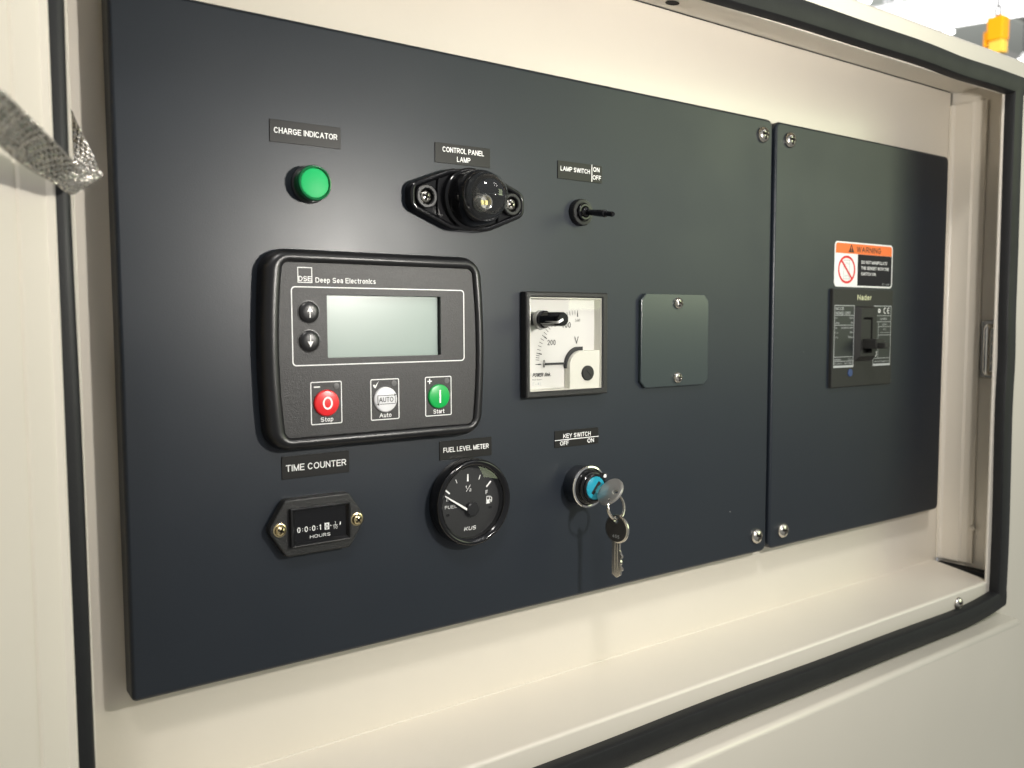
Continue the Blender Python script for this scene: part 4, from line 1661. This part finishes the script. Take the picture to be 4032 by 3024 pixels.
seg2(bm, (cx-8.6, cz+8.4), (cx+8.6, cz-8.4), 2.2, -0.47)
obj("prohibition_ring", bm, 'red_print', sh, smooth=0)

# ================================================================== circuit breaker
t = thing("circuit_breaker", "black moulded circuit breaker with toggle handle under the warning sticker", "circuit breaker", (636, 0, 136))
CX0, CX1, CZ0, CZ1 = 588.0, 685.0, 136.8, 227.0
bm = B()
prism(bm, rrect(CX0, CX1, CZ0, CZ1, 0.6, 2), -0.1, -8.0, 0.8, 2)
obj("body", bm, 'breaker', t, smooth=30)
bm = B()
e0 = rrect(622.5, 652.5, 160.0, 211.5, 1.0, 3)
e1_ = rrect(625.0, 650.0, 165.0, 209.5, 1.0, 3)
sl = rrect(628.6, 643.4, 167.6, 201.0)
loft(bm, [at_y(e0, -7.9), at_y(e1_, -13.0)])
tess(bm, e1_, [sl], -13.0)
loft(bm, [at_y(sl, -13.0), at_y(sl, -8.2)])
obj("escutcheon", bm, 'breaker', t, smooth=30)
bm = B()
quad(bm, *[(p[0], -8.3, p[1]) for p in sl])
obj("slot", bm, 'void', t, smooth=0)
bm = B()
box(bm, 629.2, 642.8, -12.0, -8.4, 178.0, 199.0, 0.8)
obj("shutter", bm, 'breaker', t)
bm = B()
box(bm, 629.0, 643.0, -26.0, -8.4, 172.0, 181.0, 1.0)
hd2 = obj("handle", bm, 'breaker', t)
bm = B()
box(bm, 631.5, 640.5, -33.0, -25.5, 172.6, 177.6, 0.9)
obj("handle_tip", bm, 'breaker', hd2)
bm = B()
lettering(bm, "Nader", 625.6, 648.4, 217.0, 5.0, -8.1, 0.03)
obj("lettering", bm, 'cream_print', t, smooth=0)
# left rating label
bm = B()
quad(bm, *[(p[0], -8.06, p[1]) for p in rrect(590.6, 621.4, 155.0, 212.0)])
ll = obj("rating_label", bm, 'breaker_label', t, smooth=0)
bm = B()
outline_frame(bm, rrect(590.6, 621.4, 155.0, 212.0), 0.6, -8.06, 0.06)
for zz in (202.6, 193.6, 164.6, 160.6):
    quad(bm, (590.8, -8.12, zz), (621.2, -8.12, zz), (621.2, -8.12, zz+0.45), (590.8, -8.12, zz+0.45))
quad(bm, (590.8, -8.13, 155.1), (621.2, -8.13, 155.1), (621.2, -8.13, 157.0), (590.8, -8.13, 157.0))
lettering(bm, "MCCB", 592.4, 604.5, 207.6, 2.6, -8.14, 0.02)
lettering(bm, "NDM2-125C", 592.4, 615.5, 203.6, 2.6, -8.14, 0.02)
for (a, b, zz) in (("Ui", "1000V", 199.6), ("Uimp", "8kV", 195.2), ("Ue", "AC400/415/690V", 190.6), ("Icu", "25kA", 186.4), ("Ics", "70%Icu", 182.0)):
    lettering(bm, a, 592.0, 592.0+1.5*len(a), zz, 1.7, -8.14, 0.0)
    lettering(bm, b, 620.2-1.35*len(b), 620.2, zz, 1.7, -8.14, 0.0)
lettering(bm, "50/60Hz", 592, 602, 161.6, 1.6, -8.14, 0.0)
lettering(bm, "Cat.A", 613, 620, 161.6, 1.6, -8.14, 0.0)
lettering(bm, "IEC 60947-2", 592, 604, 158.0, 1.4, -8.14, 0.0)
lettering(bm, "GB/T14048.2", 607, 620.4, 158.0, 1.4, -8.14, 0.0)
obj("label_print", bm, 'grey_print', ll, smooth=0)
bm = B()
quad(bm, *[(p[0], -8.06, p[1]) for p in rrect(652.8, 682.0, 155.0, 212.0)])
rl = obj("approval_label", bm, 'breaker_label', t, smooth=0)
bm = B()
outline_frame(bm, rrect(652.8, 682.0, 155.0, 212.0), 0.6, -8.06, 0.06)
for zz in (202.4, 196.6, 162.0):
    quad(bm, (653, -8.12, zz), (681.8, -8.12, zz), (681.8, -8.12, zz+0.45), (653, -8.12, zz+0.45))
for zz in (192.0, 184.0):
    quad(bm, (661.0, -8.12, zz), (681.8, -8.12, zz), (681.8, -8.12, zz+0.4), (661.0, -8.12, zz+0.4))
quad(bm, (660.6, -8.12, 162.2), (661.1, -8.12, 162.2), (661.1, -8.12, 196.6), (660.6, -8.12, 196.6))
quad(bm, (653, -8.13, 155.1), (681.8, -8.13, 155.1), (681.8, -8.13, 157.0), (653, -8.13, 157.0))
lettering(bm, "In=80A", 664, 675, 198.6, 2.0, -8.14, 0.005)
lettering(bm, "250V~", 667, 676, 193.4, 1.6, -8.14, 0.0)
lettering(bm, "40C", 669, 674, 188.8, 1.5, -8.14, 0.0)
quad(bm, (664, -8.14, 186.4), (680, -8.14, 186.4), (680, -8.14, 186.7), (664, -8.14, 186.7))
lettering(bm, "www.sh-liangxin.com", 655, 681, 158.6, 1.5, -8.14, 0.0)
obj("label_print", bm, 'grey_print', rl, smooth=0)
bm = B()
for k, (ccx, flag) in enumerate(((671.6, 0), (677.6, 1))):
    loops = []
    for r in (2.9, 2.1):
        loops.append([(ccx+r*0.95*math.cos(a), -8.14, 207.4+r*math.sin(a)) for a in [math.radians(75+210*i/20) for i in range(21)]])
    loft(bm, loops, closed=False)
    if flag:
        quad(bm, (ccx-2.6, -8.14, 207.05), (ccx+0.2, -8.14, 207.05), (ccx+0.2, -8.14, 207.75), (ccx-2.6, -8.14, 207.75))
loft(bm, [[(661.6+r*math.cos(2*PI*i/20), -8.14, 207.2+r*math.sin(2*PI*i/20)) for i in range(20)] for r in (2.0, 0.9)])
quad(bm, (656.6, -8.14, 187.4), (657.8, -8.14, 187.4), (657.8, -8.14, 193.4), (656.6, -8.14, 193.4))
quad(bm, (655.6, -8.14, 181.0), (656.6, -8.14, 178.0), (657.4, -8.14, 178.0), (658.4, -8.14, 181.0))
loft(bm, [[(657.0+r*0.75*math.cos(2*PI*i/24), -8.14, 166.6+r*math.sin(2*PI*i/24)) for i in range(24)] for r in (2.8, 1.9)])
obj("approval_marks", bm, 'white', rl, smooth=0)
bm = B()
lathe(bm, [(3.6, -7.9), (3.6, -8.4), (3.0, -8.8), (0, -8.8)], 616.6, 149.8, 28)
obj("test_button", bm, 'blue_dot', t)
t.location.x += 0.0074
t.location.y += 0.0048

# ================================================================== factory hall seen over the enclosure
bm = B()
for i in range(-12, 40):
    pass
nx_ = 120
prof = []
for i in range(nx_+1):
    x = 3000+i*250
    prof.append((x, 30 if i % 2 else -30))
loops = [[(x, y, 7600+dz+0.02*(y-4000)) for x, dz in prof] for y in (1500, 8000, 16000, 24000)]
loft(bm, loops, closed=False)
roof = obj("ceiling", bm, 'roof', None, smooth=0, base=(15000, 10000, 7600))
roof["kind"] = "structure"
roof["label"] = "pale profiled roof sheeting of the hall in the top right corner"
for i, (x0, x1, y0, y1) in enumerate(((16500, 19500, 9000, 11500), (20500, 23500, 9800, 12000), (18000, 21500, 12500, 15000), (23500, 27000, 8500, 11000), (13500, 16000, 8200, 9800), (25500, 29500, 12500, 15500))):
    bm = B()
    box(bm, x0, x1, y0, y1, 7450, 7500)
    o = obj("roof_panel", bm, 'skylight', roof, smooth=0)


def steel_box(name, p0, p1, w, h, label, cat_):
    a, b = Vector(p0), Vector(p1)
    d = (b-a).normalized()
    s = d.cross(Vector((0, 0, 1))).normalized()*w/2
    u = Vector((0, 0, h))
    bm = B()
    loft(bm, [[p-s, p+s, p+s+u, p-s+u] for p in (a, b)], cap0=True, cap1=True)
    return tag(obj(name, bm, 'white_steel', None, smooth=0), label, cat_)


steel_box("crane_girder", (11300, 9020, 4500), (14200, 2300, 4500), 320, 400, "white crane girder crossing the hall behind the yellow hoist block", "girder")
bm = B()
for (x0, x1, y0, y1) in ((15000, 15260, 8640, 8660), (15000, 15260, 8840, 8860), (15120, 15140, 8660, 8840)):
    box(bm, x0, x1, y0, y1, -1200, 7500)
tag(obj("hall_column", bm, 'white_steel', None, smooth=0), "white steel hall column rising behind the top edge of the enclosure", "column")
for i, x in enumerate((11850, 14250, 16900)):
    t = thing("ceiling_lamp", ["glowing hall lamp at the very top edge of the picture", "glowing hall lamp just above the middle of the sloping cover edge", "glowing hall lamp at the far right end of the cover edge"][i], "lamp", (x, 7220, 5000), "glowing hall lamps in the background")
    bm = B()
    lathe(bm, [(90, 0), (95, -20), (0, -60)], 0, 0, 20)
    for v in bm.verts:
        v.co = Vector((x+v.co.x, 7220+v.co.z, 4990+v.co.y))
    obj("lens", bm, 'lamp_glow', t)
    bm = B()
    lathe(bm, [(100, 0), (70, 60), (30, 120), (0, 130)], 0, 0, 20)
    for v in bm.verts:
        v.co = Vector((x+v.co.x, 7220+v.co.z, 5000+v.co.y))
    obj("housing", bm, 'white_steel', t)
    bm = B()
    sweep(bm, [(x, 7220, 5120), (x, 7220, 7550)], 8, 6)
    obj("rod", bm, 'dark_steel', t)
# hoist hook block
hx, hy = 7000, 2945
t = thing("hoist_block", "yellow hoist hook block hanging in the top right corner", "hoist", (hx, hy, 2300))
bm = B()
box(bm, hx-40, hx+70, hy-62, hy+62, 2395, 2575, 10)
obj("body", bm, 'yellow', t)
bm = B()
box(bm, hx-30, hx+60, hy-60, hy+50, 2296, 2393, 8)
obj("lower_cover", bm, 'yellow_pale', t)
bm = B()
box(bm, hx-25, hx+45, hy+66, hy+92, 2360, 2480, 6)
obj("side_plate", bm, 'yellow', t)
bm = B()
pts = [(hx+10, hy+22*math.sin(a), 2625+38*math.cos(a)) for a in [2*PI*k/20 for k in range(20)]]
sweep(bm, pts, 9, 8, True)
for k in range(60):
    zc = 2700+k*38
    pts = [(hx+10+(9*math.cos(a) if k % 2 else 0), hy+(0 if k % 2 else 9*math.cos(a)), zc+26*math.sin(a)) for a in [2*PI*i/12 for i in range(12)]]
    sweep(bm, pts, 5, 6, True)
obj("chain", bm, 'dark_steel', t)
bm = B()
sweep(bm, [(hx-10, hy+60, 2560), (hx-10, hy+50, 2640), (hx, hy+30, 2720), (hx, hy+40, 4600)], 7, 6)
obj("cable", bm, 'white_steel', t)
